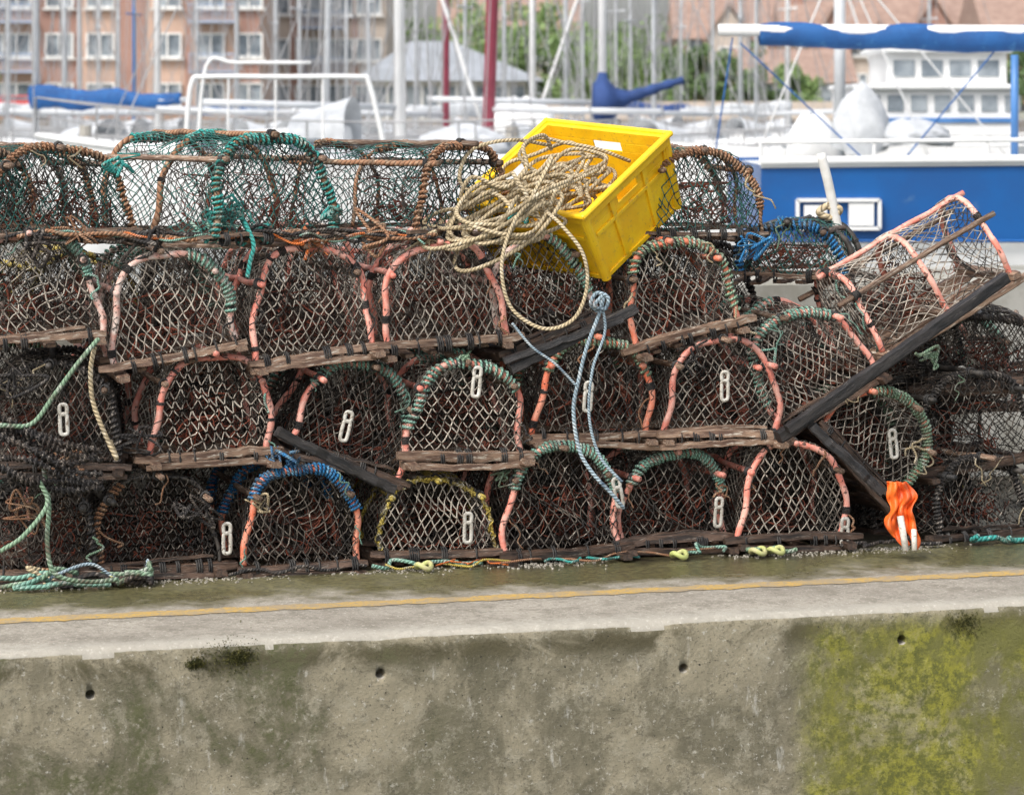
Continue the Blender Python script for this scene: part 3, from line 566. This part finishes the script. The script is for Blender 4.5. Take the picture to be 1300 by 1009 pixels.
def building(name,x0,x1,y,z0,h,dep,wall,cols,floors,fh=2.8,ww=1.5,wh=1.3,roof=None,balc=(),strips=(),smat=None,roofh=3.,chim=False):
    e=bpy.data.objects.new(name,None); scene.collection.objects.link(e)
    G=Geo(); box(G,((x0+x1)/2,y+dep/2,z0+h/2),(x1-x0,dep,h)); G.obj('walls',wall,e,False)
    GF,GG,GS=Geo(),Geo(),Geo()
    for f in range(floors):
        for cx in cols: window(GF,GG,GS,cx,y-.08*bool(strips),z0+1.5+f*fh,ww,wh)
    GF.obj('window_frames',WH,e,False);GG.obj('window_panes',GLS,e,False);GS.obj('window_sills',LG,e,False)
    if balc:
        G=Geo()
        for cx in balc:
            for f in range(1,floors):
                z=z0+f*fh; box(G,(cx,y-.7,z),(2.6,1.3,.12)); box(G,(cx,y-1.3,z+1.0),(2.6,.06,.08))
                for q in np.linspace(-1.25,1.25,11): box(G,(cx+q,y-1.3,z+.5),(.05,.05,1.))
                for q in(-1.25,1.25): box(G,(cx+q,y-.7,z+1.0),(.06,1.2,.07))
        G.obj('balconies',RAIL,e,False)
    if strips:
        G=Geo()
        for (a,b) in strips: box(G,((a+b)/2,y-.02,z0+h/2),(b-a,.08,h-.05))
        G.obj('brick_bays',smat,e,False)
    if roof:
        G=Geo(); a,b=x0-.4,x1+.4; c,d=y-.5,y+dep+.5; z=z0+h; mm=(c+d)/2
        G.add([[a,c,z],[b,c,z],[b,d,z],[a,d,z],[a,mm,z+roofh],[b,mm,z+roofh]],[[0,1,5,4],[2,3,4,5],[0,3,2,1]],None,[[0,4,3],[1,2,5]]); G.obj('roof',roof,e,False)
    if chim:
        G=Geo(); xc=x0+(x1-x0)*.5; w2=(x1-x0)*.22 # front gable and chimney
        G.add([[xc-w2,y-.6,z0+h*.2],[xc+w2,y-.6,z0+h*.2],[xc+w2,y-.6,z0+h],[xc,y-.6,z0+h+roofh*.75],[xc-w2,y-.6,z0+h],[xc-w2,y+3,z0+h*.2],[xc+w2,y+3,z0+h*.2],[xc+w2,y+3,z0+h],[xc,y+3,z0+h+roofh*.75],[xc-w2,y+3,z0+h]],[[0,5,9,4],[1,2,7,6]],None,[[0,1,2,3,4]]); box(G,(x0+1,y+dep/2,z0+h+roofh*.8),(.9,.9,2.2)); G.obj('gable_and_chimney',BB if wall!=BB else BR,e,False)
        G=Geo(); 
        for sg in(-1,1): G.add([[xc+sg*(w2+.3),y-.9,z0+h-.2],[xc,y-.9,z0+h+roofh*.75+.12],[xc,y+4,z0+h+roofh*.75+.12],[xc+sg*(w2+.3),y+4,z0+h-.2]],[[0,1,2,3]])
        o=G.obj('gable_roof',roof,e,False); sm=o.modifiers.new('s','SOLIDIFY'); sm.thickness=.12
        GF,GG,GS=Geo(),Geo(),Geo(); window(GF,GG,GS,xc,y-.6,z0+h*.75,1.2,1.0); GF.obj('gable_window_frame',WH,e,False);GG.obj('gable_window_pane',GLS,e,False)
    return e
X=lambda u,d:(u-650)/F*d
ZB=.9
building('brick_apartment_block',X(-260,160),X(330,160),160,ZB,13,12,BP,[X(u,160) for u in(-220,-150,-80,-10,22,76,128,213,268,316)],5,balc=[X(272,160),X(20,160)],strips=[(X(50,160),X(100,160)),(X(150,160),X(185,160)),(X(235,160),X(243,160)),(X(305,160),X(330,160))],smat=BR,roof=RF)
building('buff_apartment_block',X(336,172),X(490,172),172,ZB,12,12,BB,[X(u,172) for u in(352,392,432,468)],4,balc=[X(410,172)],strips=[(X(368,172),X(378,172)),(X(446,172),X(454,172))],smat=BR,roof=RF)
e=bpy.data.objects.new('quayside_restaurant',None); scene.collection.objects.link(e)
xa,xb=X(470,150),X(668,150); G=Geo(); box(G,((xa+xb)/2,155,ZB+1.1),(xb-xa,10,2.2)); G.obj('walls',LG,e,False)
G=Geo(); GF=Geo()
for i in range(9):
    x=xa+(xb-xa)*(i+.5)/9; box(G,(x,149.97,ZB+1.1),((xb-xa)/9-.2,.06,1.6)); box(GF,(xa+(xb-xa)*i/9,149.9,ZB+1.1),(.12,.2,2.2))
G.obj('glazing',GLS,e,False);GF.obj('mullions',WH,e,False)
G=Geo(); G.add([[xa-1,149,ZB+2.2],[xb+1,149,ZB+2.2],[xb+1,161,ZB+2.2],[xa-1,161,ZB+2.2],[xa+2,154,ZB+4.4],[xb-4,154,ZB+4.4]],[[0,1,5,4],[2,3,4,5],[0,3,2,1]],None,[[0,4,3],[1,2,5]]); G.obj('roof',nmat('lead_roof',(.34,.36,.39),(.28,.30,.32),1,.5,0),e,False)
building('brick_house',X(862,190),X(985,190),190,ZB+1.2,4.2,9,BR,[X(u,190) for u in(885,962)],2,fh=2.3,ww=1.1,wh=1.1,roof=RFB,roofh=3.0,chim=True)
building('brick_house',X(1000,185),X(1110,185),185,ZB+1,3.8,9,BB,[X(u,185) for u in(1020,1090)],2,fh=2.2,ww=1.1,wh=1.,roof=RFB,roofh=3.2,chim=True)
building('brick_house',X(1120,190),X(1245,190),190,ZB+1.2,4.6,9,BB,[X(u,190) for u in(1140,1222)],2,fh=2.4,ww=1.1,wh=1.1,roof=RFB,roofh=3,chim=True)
building('brick_house',X(1252,180),X(1420,180),180,ZB+1,5,9,BR,[X(u,180) for u in(1280,1380)],2,fh=2.6,ww=1.1,wh=1.2,roof=RFB,roofh=3,chim=True)
building('brick_house',X(560,230),X(735,230),230,ZB+1,6,9,BB,[X(u,230) for u in(590,630,690,720)],2,fh=2.6,ww=1.3,wh=1.2,roof=RFB,roofh=3)
building('rendered_terrace',X(945,160),X(1080,160),160,ZB,2.2,8,BR,[X(u,160) for u in(965,1000,1040)],1,roof=RFB,roofh=2)
G=Geo(); box(G,(X(900,146),146,ZB+.55),(26,.4,1.1)); G.obj('brick_garden_wall',BB,smooth=False)
def leafm(name,c1,c2): return nmat(name,c1,c2,1.3,.6,0,var=.3)
LM=[leafm('leaves_light',(.24,.34,.12),(.15,.24,.08)),leafm('leaves_dark',(.13,.20,.07),(.07,.12,.045))]
bark=nmat('bark',(.16,.12,.09),(.1,.08,.06),5,.9,.4)
def tree(x,y,z,h,w,lm,seed,name='broadleaf_tree'):
    g=np.random.default_rng(seed); e=bpy.data.objects.new(name,None); scene.collection.objects.link(e)
    G=Geo(); P=np.array([[x,y,z],[x+.1,y,z+h*.25],[x-.1,y,z+h*.5],[x,y,z+h*.8]]); sweep(G,cat(P,5),h*.02,rv=np.linspace(1,.25,16),sides=8)
    cl=[]
    for k in range(11):
        a=g.uniform(0,6.28); hh=g.uniform(.3,.9); rr=w*.5*math.sin(min(1,(1.05-hh)/.6)*1.5)*g.uniform(.5,.95); tip=np.array([x+rr*math.cos(a),y+rr*math.sin(a),z+h*hh])
        sweep(G,cat([np.array([x,y,z+h*hh*.55]),(tip+[x,y,z+h*hh*.6])/2+[0,0,.2],tip],4),h*.009,rv=np.linspace(1,.3,9),sides=5); cl.append(tip)
        for q in range(3): cl.append(tip+g.normal(size=3)*w*.13)
    cl.append(np.array([x,y,z+h*.92])); G.obj('trunk_and_limbs',bark,e)
    C=np.array(cl); n=4200; idx=g.integers(len(C),size=n); d=nz(g.normal(size=(n,3)))*g.uniform(.3,1,(n,1))**.5*w*.15*g.uniform(.7,1.2,(len(C),1))[idx]
    c=C[idx]+d; a=nz(g.normal(size=(n,3))); b=nz(np.cross(a,g.normal(size=(n,3)))); s=g.uniform(.08,.2,(n,1))*(w/6)**.5
    V=np.stack([c-a*s,c-b*s*.6,c+a*s,c+b*s*.6],1); G=Geo(); G.add(V.reshape(-1,3),np.arange(4*n).reshape(-1,4),np.zeros((4*n,2))); G.obj('foliage',LM[lm],e,False)
for i,(u,d,h,w,lm) in enumerate(((655,163,6.8,5.5,0),(705,160,6.5,6,0),(745,172,5.5,5,0),(800,180,5.2,6,0),(838,175,4.5,4.5,0),(895,152,4.2,4,1),(925,154,3.6,3,0),(870,156,3.2,2.8,0),(1000,150,3,2.8,0),(985,200,9,5,0),(1115,200,8,5,0),(632,170,5,4,1),(1310,150,4,4,1),(-60,150,4,4,0),(1250,172,4,3,0),(600,215,9,8,0),(500,215,12,8,0),(770,190,5.5,5,1),(960,150,2.6,2.6,1))):
    tree(X(u,d),d,ZB,h,w,lm,20+i)
e=bpy.data.objects.new('parked_car',None); scene.collection.objects.link(e); cx,cy=X(24,150),150
prof=np.array([[-2,.35],[-2,.8],[-1.75,.95],[-1.3,1.0],[-.8,1.42],[.6,1.45],[1.2,1.0],[1.9,.85],[2.05,.6],[2.05,.35]])
G=Geo(); V=[[cx+p[0],cy-.8+(.12 if p[1]>1.2 else 0),ZB+p[1]] for p in prof]+[[cx+p[0],cy+.8-(.12 if p[1]>1.2 else 0),ZB+p[1]] for p in prof]
G.add(V,[[i,(i+1)%10,(i+1)%10+10,i+10] for i in range(10)],None,[list(range(10))[::-1],list(range(10,20))]); G.obj('body',nmat('red_car_paint',(.45,.03,.03),(.4,.03,.03),1,.3,0),e,False)
G=Geo(); box(G,(cx-.1,cy-.72,ZB+1.2),(1.5,.06,.3)); G.obj('windows',GLS,e,False)
G=Geo()
for q in(-1.3,1.3): sweep(G,np.array([[cx+q,cy-.86,ZB+.33],[cx+q,cy-.6,ZB+.33]]),.33,sides=16)
G.obj('wheels',M['blk'],e)
# ---------------------------------------------------------------- boats
GEL=nmat('gelcoat_white',(.84,.84,.83),(.76,.76,.75),1.5,.3,0); ALU=nmat('mast_alloy',(.60,.62,.64),(.50,.52,.54),2,.4,0); NAV=nmat('navy_canvas',(.02,.05,.16),(.03,.07,.22),4,.8,.3,dist=.02)
RBL=nmat('blue_canvas',(.015,.105,.32),(.012,.075,.24),4,.75,.4,(.05,.18,.40),(.58,.72),dist=.02); HBL=nmat('hull_blue',(.010,.105,.34),(.014,.09,.29),1.2,.35,0,(.08,.18,.34),(.62,.75)); MAR=nmat('maroon_paint',(.38,.06,.10),(.30,.05,.08),3,.5,0); GRC=nmat('grey_canvas',(.58,.60,.62),(.44,.46,.48),3,.8,.3,dist=.02)
WIRE=nmat('rigging_wire',(.36,.36,.37),(.3,.3,.3),3,.4,0); WL=-.72
def hullgeo(G,L,B,fb,rake=.4):
    n=22; rowsz=[1,.62,.25,-.05,-.35]; V=[]
    for i in range(n):
        s=i/(n-1); b=B/2*(.72+.28*math.sin(min(1,s/.45)*math.pi/2))*(1-max(0,(s-.45)/.55)**2.1); sh=fb*(1+.22*s*s-.06*math.sin(s*3.1))
        side=[]
        for k,rz in enumerate(rowsz):
            z=sh*rz if rz>0 else rz; f=[1,.97,.88,.72,.1][k]; x=-L/2+L*s-(1-max(rz,0))*rake*s*1.2
            side.append((x,b*f,z))
        V+= [[x,y,z] for x,y,z in side]+[[x,-y,z] for x,y,z in side[::-1]]
    m=10; Q=[[i*m+j,i*m+j+1,(i+1)*m+j+1,(i+1)*m+j] for i in range(n-1) for j in range(m-1)]
    G.add(V,Q,None,[list(range(m))])
    return [V[i*m] for i in range(n)],n
def boat(name,pos,hd,L=9,B=2.9,fb=1.1,hmat=None,stripe=None,mast=None,mh=11,mr=.075,cover=None,cabin=True,mm=None,boomz=1.1,lean=0,tent=None,jib=False):
    e=bpy.data.objects.new(name,None); scene.collection.objects.link(e); e.location=(pos[0],pos[1],WL); e.rotation_euler=(0,math.radians(lean),math.radians(hd))
    G=Geo(); sheer,n=hullgeo(G,L,B,fb); G.obj('hull',hmat or GEL,e)
    S=np.array(sheer); G=Geo(); V=np.concatenate([S-[0,.03,.04],S*[1,-1,1]+[0,.03,-.04]]); G.add(V,[[i,i+1,n+i+1,n+i] for i in range(n-1)]); G.obj('deck',GEL,e)
    G=Geo(); sweep(G,S+[0,.0,.02],.045,sides=6); sweep(G,S*[1,-1,1]+[0,0,.02],.045,sides=6); G.obj('rubbing_strake',stripe or GEL,e)
    if cabin:
        G=Geo(); z=fb*.98; a,b=-L*.12,L*.25; w1,w2=B*.34,B*.27
        V=[[a,-w1,z],[b+.6,-w1*.7,z],[b+.6,w1*.7,z],[a,w1,z],[a+.05,-w2,z+.55],[b-.3,-w2*.7,z+.42],[b-.3,w2*.7,z+.42],[a+.05,w2,z+.55]]
        G.add(V,[[0,1,5,4],[1,2,6,5],[2,3,7,6],[3,0,4,7],[4,5,6,7]]); o=G.obj('cabin',GEL,e,False); bv=o.modifiers.new('b','BEVEL'); bv.width=.06; bv.segments=2
        G=Geo()
        for sd in(-1,1):
            for q in(.15,.45,.75):
                x=a+(b-a)*q; box(G,(x,sd*(w1*(1-.25*q)-.02),z+.27),((b-a)*.2,.10,.16))
        G.obj('cabin_windows',GLS,e,False)
        G=Geo(); xx=a-.1; P=np.array([[xx,-w1,z],[xx,-w1*.9,z+.75],[xx,0,z+1.0],[xx,w1*.9,z+.75],[xx,w1,z]]); Pc=cat(P,4); V=np.concatenate([Pc,Pc*[1,.9,.85]+[.9,0,.1]]); k=len(Pc); G.add(V,[[i,i+1,k+i+1,k+i] for i in range(k-1)]); G.obj('sprayhood',tent or GRC,e)
    G=Geo(); A=[];Bq=[]
    for sd in(-1,1):
        pp=S[::3]*[1,sd,1]; A+=list(pp);Bq+=list(pp+[0,0,.62])
        tp_=S*[1,sd,1]+[0,0,.62]; sweep(G,tp_,.014,sides=5); sweep(G,tp_-[0,0,.3],.010,sides=4)
    segs(G,np.array(A),np.array(Bq),.016,5); G.obj('guard_rails',WIRE,e)
    if mast is not None:
        G=Geo(); mx=mast; sweep(G,np.array([[mx,0,fb*.8],[mx,0,fb+mh*.5],[mx,0,fb+mh]]),mr,sides=10)
        for hz in(.40,.68): box(G,(mx,0,fb+mh*hz),(.06,B*.55,.05))
        G.obj('mast',mm or ALU,e)
        G=Geo(); zb=fb+boomz; sweep(G,np.array([[mx-.05,0,zb],[mx-3.6,0,zb+.08]]),.06,sides=8); G.obj('boom',ALU,e)
        if cover:
            G=Geo(); t=np.linspace(0,1,24); P=np.stack([mx+.1-t*3.5,.02*np.sin(t*20),zb+.12+.04*np.sin(t*14)-.05*t],1); sweep(G,P,.2,rv=1.15-.6*t+.06*np.sin(t*25)+.05*np.sin(t*57),sides=12,asp=(1.15,.6)); G.obj('sail_cover',cover,e)
        G=Geo(); top=np.array([mx,0,fb+mh]); hz=np.array([mx,0,fb+mh*.68])
        A=[top,top,top,top,hz,hz,hz,top]; Bq=[[L*.47,0,fb*1.2],[-L*.48,0,fb],[mx,B*.42,fb],[mx,-B*.42,fb],[mx-.5,B*.42,fb],[mx-.5,-B*.42,fb],[mx+1.5,0,fb],[mx-.12,0,fb]]
        segs(G,np.array(A),np.array(Bq,float),.013,4); G.obj('standing_rigging',WIRE,e)
        if jib:
            G=Geo(); a_=np.array([L*.46,0,fb*1.2+.4]); b_=top*[1,1,.97]; t=np.linspace(0,1,10)[:,None]; sweep(G,a_*(1-t)+b_*t,.05,rv=np.linspace(1,.4,10),sides=7); G.obj('furled_jib',GEL,e)
    return e
def bt(u,d,hd,mx=.6,**k):
    a=math.radians(hd); x=X(u,d)-mx*math.cos(a); y=d-mx*math.sin(a); return boat(k.pop('name','sailing_boat'),(x,y),hd,mast=mx,**k)
bt(45,62,165,cover=RBL,mr=.075,fb=1.15,boomz=1.3); bt(82,88,20,cover=GRC,mr=.08); bt(200,70,10,mr=.08,cover=None,mm=GEL); bt(170,95,170,mr=.06,mm=BLP)
bt(300,82,160,mr=.06,cover=None); bt(412,60,15,mr=.07,cover=None,lean=1,jib=True); bt(507,48,30,mr=.10,L=10,fb=1.25,cover=None,mm=GEL); bt(528,75,160,mr=.05)
bt(566,64,20,mr=.085,mm=MAR,cover=None); bt(616,55,155,mr=.12,mm=MAR,L=11,fb=1.2,lean=-2,cover=None)
bt(676,72,25,mr=.085,cover=GRC,mm=GEL); bt(765,58,8,mr=.09,cover=None,boomz=1.35,L=9.5,mm=GEL); bt(782,92,20,mr=.05); bt(830,80,165,mr=.07,cover=None,jib=True); bt(905,68,20,mr=.04,cover=None)
bt(940,100,170,mr=.06,cover=None); bt(1000,90,15,mr=.08,cover=GRC,mm=GEL,jib=True); bt(125,110,15,mr=.05,cover=GRC); bt(350,105,12,mr=.05,cover=RBL); bt(718,105,170,mr=.07,cover=None); bt(865,110,10,mr=.05,cover=None)
bt(640,98,5,mr=.05,cover=GRC); bt(10,75,15,mr=.05,cover=None); bt(250,90,15,mr=.05,cover=None); bt(468,84,15,mr=.06,cover=None); bt(380,90,165,mr=.05,cover=None); bt(440,98,20,mr=.05); bt(100,78,170,mr=.05); bt(150,100,12,mr=.05); bt(800,102,160,mr=.05,cover=NAV); bt(590,88,165,mr=.05); bt(740,84,12,mr=.05); bt(1180,100,12,mr=.06); bt(960,76,165,mr=.05)
# navy sail bundled on a boom, tilted
G=Geo(); d=57; t=np.linspace(0,1,30)
P=np.stack([far(752+ (868-752)*q,128-26*q+10*math.sin(q*3.1)*(1-q),d) for q in t]); sweep(G,P,.26,rv=1.25*np.exp(-((t-.12)/.16)**2)+.62-.35*t+.05*np.sin(t*40),sides=12); sweep(G,np.array([far(765,92,d),far(764,120,d),far(766,145,d)]),.2,rv=np.array([.4,1.,.7]),sides=10); G.obj('furled_navy_sail',NAV)
boat('motor_cruiser',(X(360,44),44.5),175,L=8,B=3,fb=1.55,cabin=True,tent=GRC)
G=Geo(); d=42
for dd in(d,d+1.2):
    sweep(G,cat([far(236,205,dd),far(238,150,dd),far(244,104,dd),far(262,98,dd),far(360,98,dd),far(455,98,dd),far(468,104,dd),far(480,150,dd),far(492,205,dd)],5),.038,sides=8)
    sweep(G,cat([far(250,205,dd),far(262,84,dd),far(300,80,dd),far(395,80,dd)],5),.026,sides=8)
for u in(290,350,410): segs(G,np.array([far(u,205,d)]),np.array([far(u,98,d)]),.02,6); segs(G,np.array([far(u,98,d)]),np.array([far(u,98,d)+[0,1.2,0]]),.03,6)
G.obj('tubular_gantry',GEL)
e=bpy.data.objects.new('blue_motor_sailer',None); scene.collection.objects.link(e)
x0=X(966,25); zt=1.11; L=12
xs=np.linspace(0,L,25)
def ring(x):
    w=1.9*(1-(max(0,x-5)/7.2)**2); sh=zt+.03*x*.3
    return [[x0+x,25+1.9-w,sh],[x0+x,25+1.93-w,.43],[x0+x,25+2.0-w*.96,-.2],[x0+x,25+2.0-w*.8,-.9],[x0+x,25+2.0+w*.8,-.9],[x0+x,25+2+w*.96,-.2],[x0+x,25+2+w,.43],[x0+x,25+2+w,sh]]
R=[ring(x) for x in xs]
def strip(j0,j1,mat,nm):
    G=Geo(); V=[p for r in R for p in r[j0:j1+1]]; k=j1-j0+1; G.add(V,[[i*k+j,i*k+j+1,(i+1)*k+j+1,(i+1)*k+j] for i in range(24) for j in range(k-1)]); G.obj(nm,mat,e)
strip(0,1,HBL,'hull_topsides'); strip(1,6,GEL,'hull_bottom'); strip(6,7,HBL,'hull_far_side')
G=Geo(); r=R[0]; G.add(r,[[0,1,6,7]]); G.obj('transom',HBL,e); G=Geo(); G.add(r,[],None,[[1,2,3,4,5,6]]); G.obj('transom_bottom',GEL,e)
G=Geo(); V=[]; 
for r in R: V+=[[r[0][0],r[0][1]+.02,r[0][2]-.03],[r[7][0],r[7][1]-.02,r[7][2]-.03]]
G.add(V,[[2*i,2*i+2,2*i+3,2*i+1] for i in range(24)]); G.obj('deck',GEL,e)
G=Geo(); P=np.array([r[0] for r in R]); sweep(G,P+[0,-.02,.03],.04,sides=8); sweep(G,P+[0,-.01,.20],.018,sides=6); sweep(G,P+[0,-.01,-.01],.02,sides=6)
A=P[::2]; segs(G,A,A+[0,0,.21],.018,6); G.obj('toe_rail',GEL,e)
G=Geo(); xa,xb=X(1012,25),X(1116,25); z1,z0_=CAMZ-(254-139)/144,CAMZ-(290-139)/144
box(G,((xa+xb)/2,24.98,z1),(xb-xa,.06,.03));box(G,((xa+xb)/2,24.98,z0_),(xb-xa,.06,.03));box(G,(xa,24.98,(z1+z0_)/2),(.03,.06,z1-z0_));box(G,(xb,24.98,(z1+z0_)/2),(.03,.06,z1-z0_)); box(G,(xa*.78+xb*.22,24.985,(z1+z0_)/2),(.2,.04,.16)); box(G,(xb-.16,24.985,(z1+z0_)/2),(.22,.04,.2))
G.obj('name_frame',GEL,e,False)
G=Geo(); xs_=np.linspace(0,5,20); P=np.stack([x0+xs_,24.985+0*xs_,.44+0*xs_],1); sweep(G,P,.014,sides=6); G.obj('boot_top_line',HBL,e)
G=Geo()
for q in(.5,1.6,2.9): sweep(G,np.array([[x0+q,24.93,.95],[x0+q,24.92,.85],[x0+q,24.92,.55],[x0+q,24.93,.48]]),.07,rv=np.array([.3,1,1,.3]),sides=10) if q>2.5 else None
G.obj('fender',GEL,e)
G=Geo(); t=np.linspace(0,1,60); P=np.stack([X(975,25)+t*7,25.9+.015*np.sin(t*60),CAMZ+(139-44)/144*1.03-.05*np.sin(t*3.1)+.015*np.sin(t*40)],1)
sweep(G,P,.11,rv=(.75+.5*t+.07*np.sin(t*37)+.06*np.abs(np.sin(t*75))),sides=14,asp=(1.15,.7)); G.obj('sail_cover',RBL,e)
G=Geo(); sweep(G,np.array([[X(921,25),25.9,CAMZ+(139-38)/144*1.03],[X(975,25)+7,25.9,CAMZ+(139-42)/144*1.03]]),.055,sides=10); G.obj('boom',GEL,e)
G=Geo()
for u0,v0,u1,v1 in((940,55,1110,215),(1262,66,1150,200),(930,48,905,215)): segs(G,np.array([far(u0,v0,25.9)]),np.array([far(u1,v1,25.5)]),.008,5)
G.obj('sheets',RBL,e)
G=Geo(); sweep(G,np.array([far(1288,70,25.6),far(1288,205,25.6)]),.035,sides=8); G.obj('boom_crutch',BLP,e)
G=Geo(); sweep(G,np.array([[X(975,25)+6.9,25.9,1],[X(975,25)+6.9,25.9,12]]),.09,sides=10); G.obj('mast',ALU,e)
def blob(nm,u,v,w,h,d,mat,seed):
    c=far(u,v,d); k=d/F; n=20; V=[]
    for i in range(n+1):
        f=i/n
        for j in range(32):
            a=j/32*2*np.pi; r=(math.sin(min(.98,max(.02,f*.62+.36))*math.pi))**.55*(1+.10*math.sin(a*3+seed)+.07*math.sin(a*7+f*9+seed)+.04*math.sin(a*13+f*21))
            V.append([c[0]+w*k/2*r*math.cos(a),c[1]+w*k/3*r*math.sin(a),c[2]+h*k*(f-.5)*(1+.12*math.sin(a*2+seed))])
    G=Geo(); G.add(V,[[i*32+j,i*32+(j+1)%32,(i+1)*32+(j+1)%32,(i+1)*32+j] for i in range(n) for j in range(32)],None,[list(range(n*32,n*32+32))]); return G.obj(nm,mat)
e=bpy.data.objects.new('white_fishing_boat',None); scene.collection.objects.link(e); d=42
G=Geo(); hs,n=hullgeo(G,12,3.6,1.6); o=G.obj('hull',GEL,e); o.location=(X(1220,d),d+1.9,WL); o.rotation_euler=(0,0,math.radians(176))
def bx(G,u0,u1,v0,v1,y,dep): 
    a=far(u0,v1,d);b=far(u1,v0,d); box(G,((a[0]+b[0])/2,y+dep/2,(a[2]+b[2])/2),(b[0]-a[0],dep,b[2]-a[2]))
G=Geo(); bx(G,1085,1292,112,215,d+.3,2.6); bx(G,1132,1286,66,112,d+.5,2.2); bx(G,1080,1296,107,114,d+.15,2.9); bx(G,1122,1292,60,67,d+.35,2.5); o=G.obj('wheelhouse',GEL,e,False); bv=o.modifiers.new('b','BEVEL'); bv.width=.03; bv.segments=2
G=Geo()
for u in range(1100,1286,30): bx(G,u,u+20,121,141,d+.27,.05)
for u in range(1140,1280,36): bx(G,u,u+27,76,97,d+.47,.05)
G.obj('wheelhouse_windows',GLS,e,False)
G=Geo(); bx(G,1085,1292,150,156,d+.26,.03); G.obj('blue_band',BLP,e,False)
G=Geo(); sweep(G,np.array([far(1066,-60,d),far(1066,200,d)]),.085,sides=10); G.obj('mast',ALU,e)
G=Geo()
for u in(1100,1150,1200,1250,1290): segs(G,np.array([far(u,215,d-.1)]),np.array([far(u,170,d-.1)]),.02,6)
for v in(170,185): segs(G,np.array([far(1000,v,d-.1)]),np.array([far(1400,v,d-.1)]),.02,6)
for u1 in(960,1180,1280): segs(G,np.array([far(1066,-60,d)]),np.array([far(u1,200,d)]),.014,5)
G.obj('rails_and_stays',GEL,e)
blob('covered_dinghy',1030,175,66,62,38,GEL,2); blob('canvas_covered_gear',1095,150,72,84,37,GRC,5); blob('canvas_covered_gear',1155,168,100,32,37,GRC,7)
blob('covered_dinghy',590,178,120,38,46,GRC,4); blob('covered_dinghy',660,150,90,50,60,GEL,9); blob('covered_dinghy',75,188,110,26,48,GRC,3)
G=Geo(); box(G,(0,52,-.45),(120,1.8,.4)); box(G,(0,78,-.45),(140,1.8,.4)); box(G,(0,118,-.45),(160,1.8,.4))
for x in range(-40,42,8): sweep(G,np.array([[x,53.2,-1],[x,53.2,1.3]]),.12,sides=8)
G.obj('pontoon',nmat('pontoon_deck',(.40,.38,.34),(.3,.28,.25),2,.8,.2),smooth=False)
# ---------------------------------------------------------------- light, world, camera
el=math.radians(50)
w=bpy.data.worlds.new('World'); scene.world=w; w.use_nodes=True; nt=w.node_tree; bg=nt.nodes['Background']
sk=nt.nodes.new('ShaderNodeTexSky'); sk.sky_type='NISHITA'; sk.sun_disc=False; sk.sun_elevation=el; sk.sun_rotation=math.radians(215); sk.dust_density=4; sk.air_density=1.
hs=nt.nodes.new('ShaderNodeHueSaturation'); hs.inputs['Saturation'].default_value=.4; hs.inputs['Value'].default_value=1.75; nt.links.new(sk.outputs[0],hs.inputs['Color']); nt.links.new(hs.outputs[0],bg.inputs[0]); bg.inputs[1].default_value=.15
ld=bpy.data.lights.new('sun','SUN'); ld.energy=1.5; ld.angle=math.radians(10); ld.color=(1,.96,.9); lo=bpy.data.objects.new('sun',ld); scene.collection.objects.link(lo); lo.rotation_euler=(math.radians(40),0,math.radians(-35)); lo.location=(0,0,20)
cd=bpy.data.cameras.new('camera'); cam=bpy.data.objects.new('camera',cd); scene.collection.objects.link(cam); scene.camera=cam
cam.location=(0,0,CAMZ); cam.rotation_euler=(math.radians(90),0,0); cd.lens=F/1300*36; cd.sensor_width=36; cd.shift_y=-(504.5-V0)/1300; cd.clip_end=3000
cd.dof.use_dof=True; cd.dof.focus_distance=9.9; cd.dof.aperture_fstop=5.6
scene.view_settings.view_transform='Standard'; scene.view_settings.look='None'; scene.view_settings.exposure=0
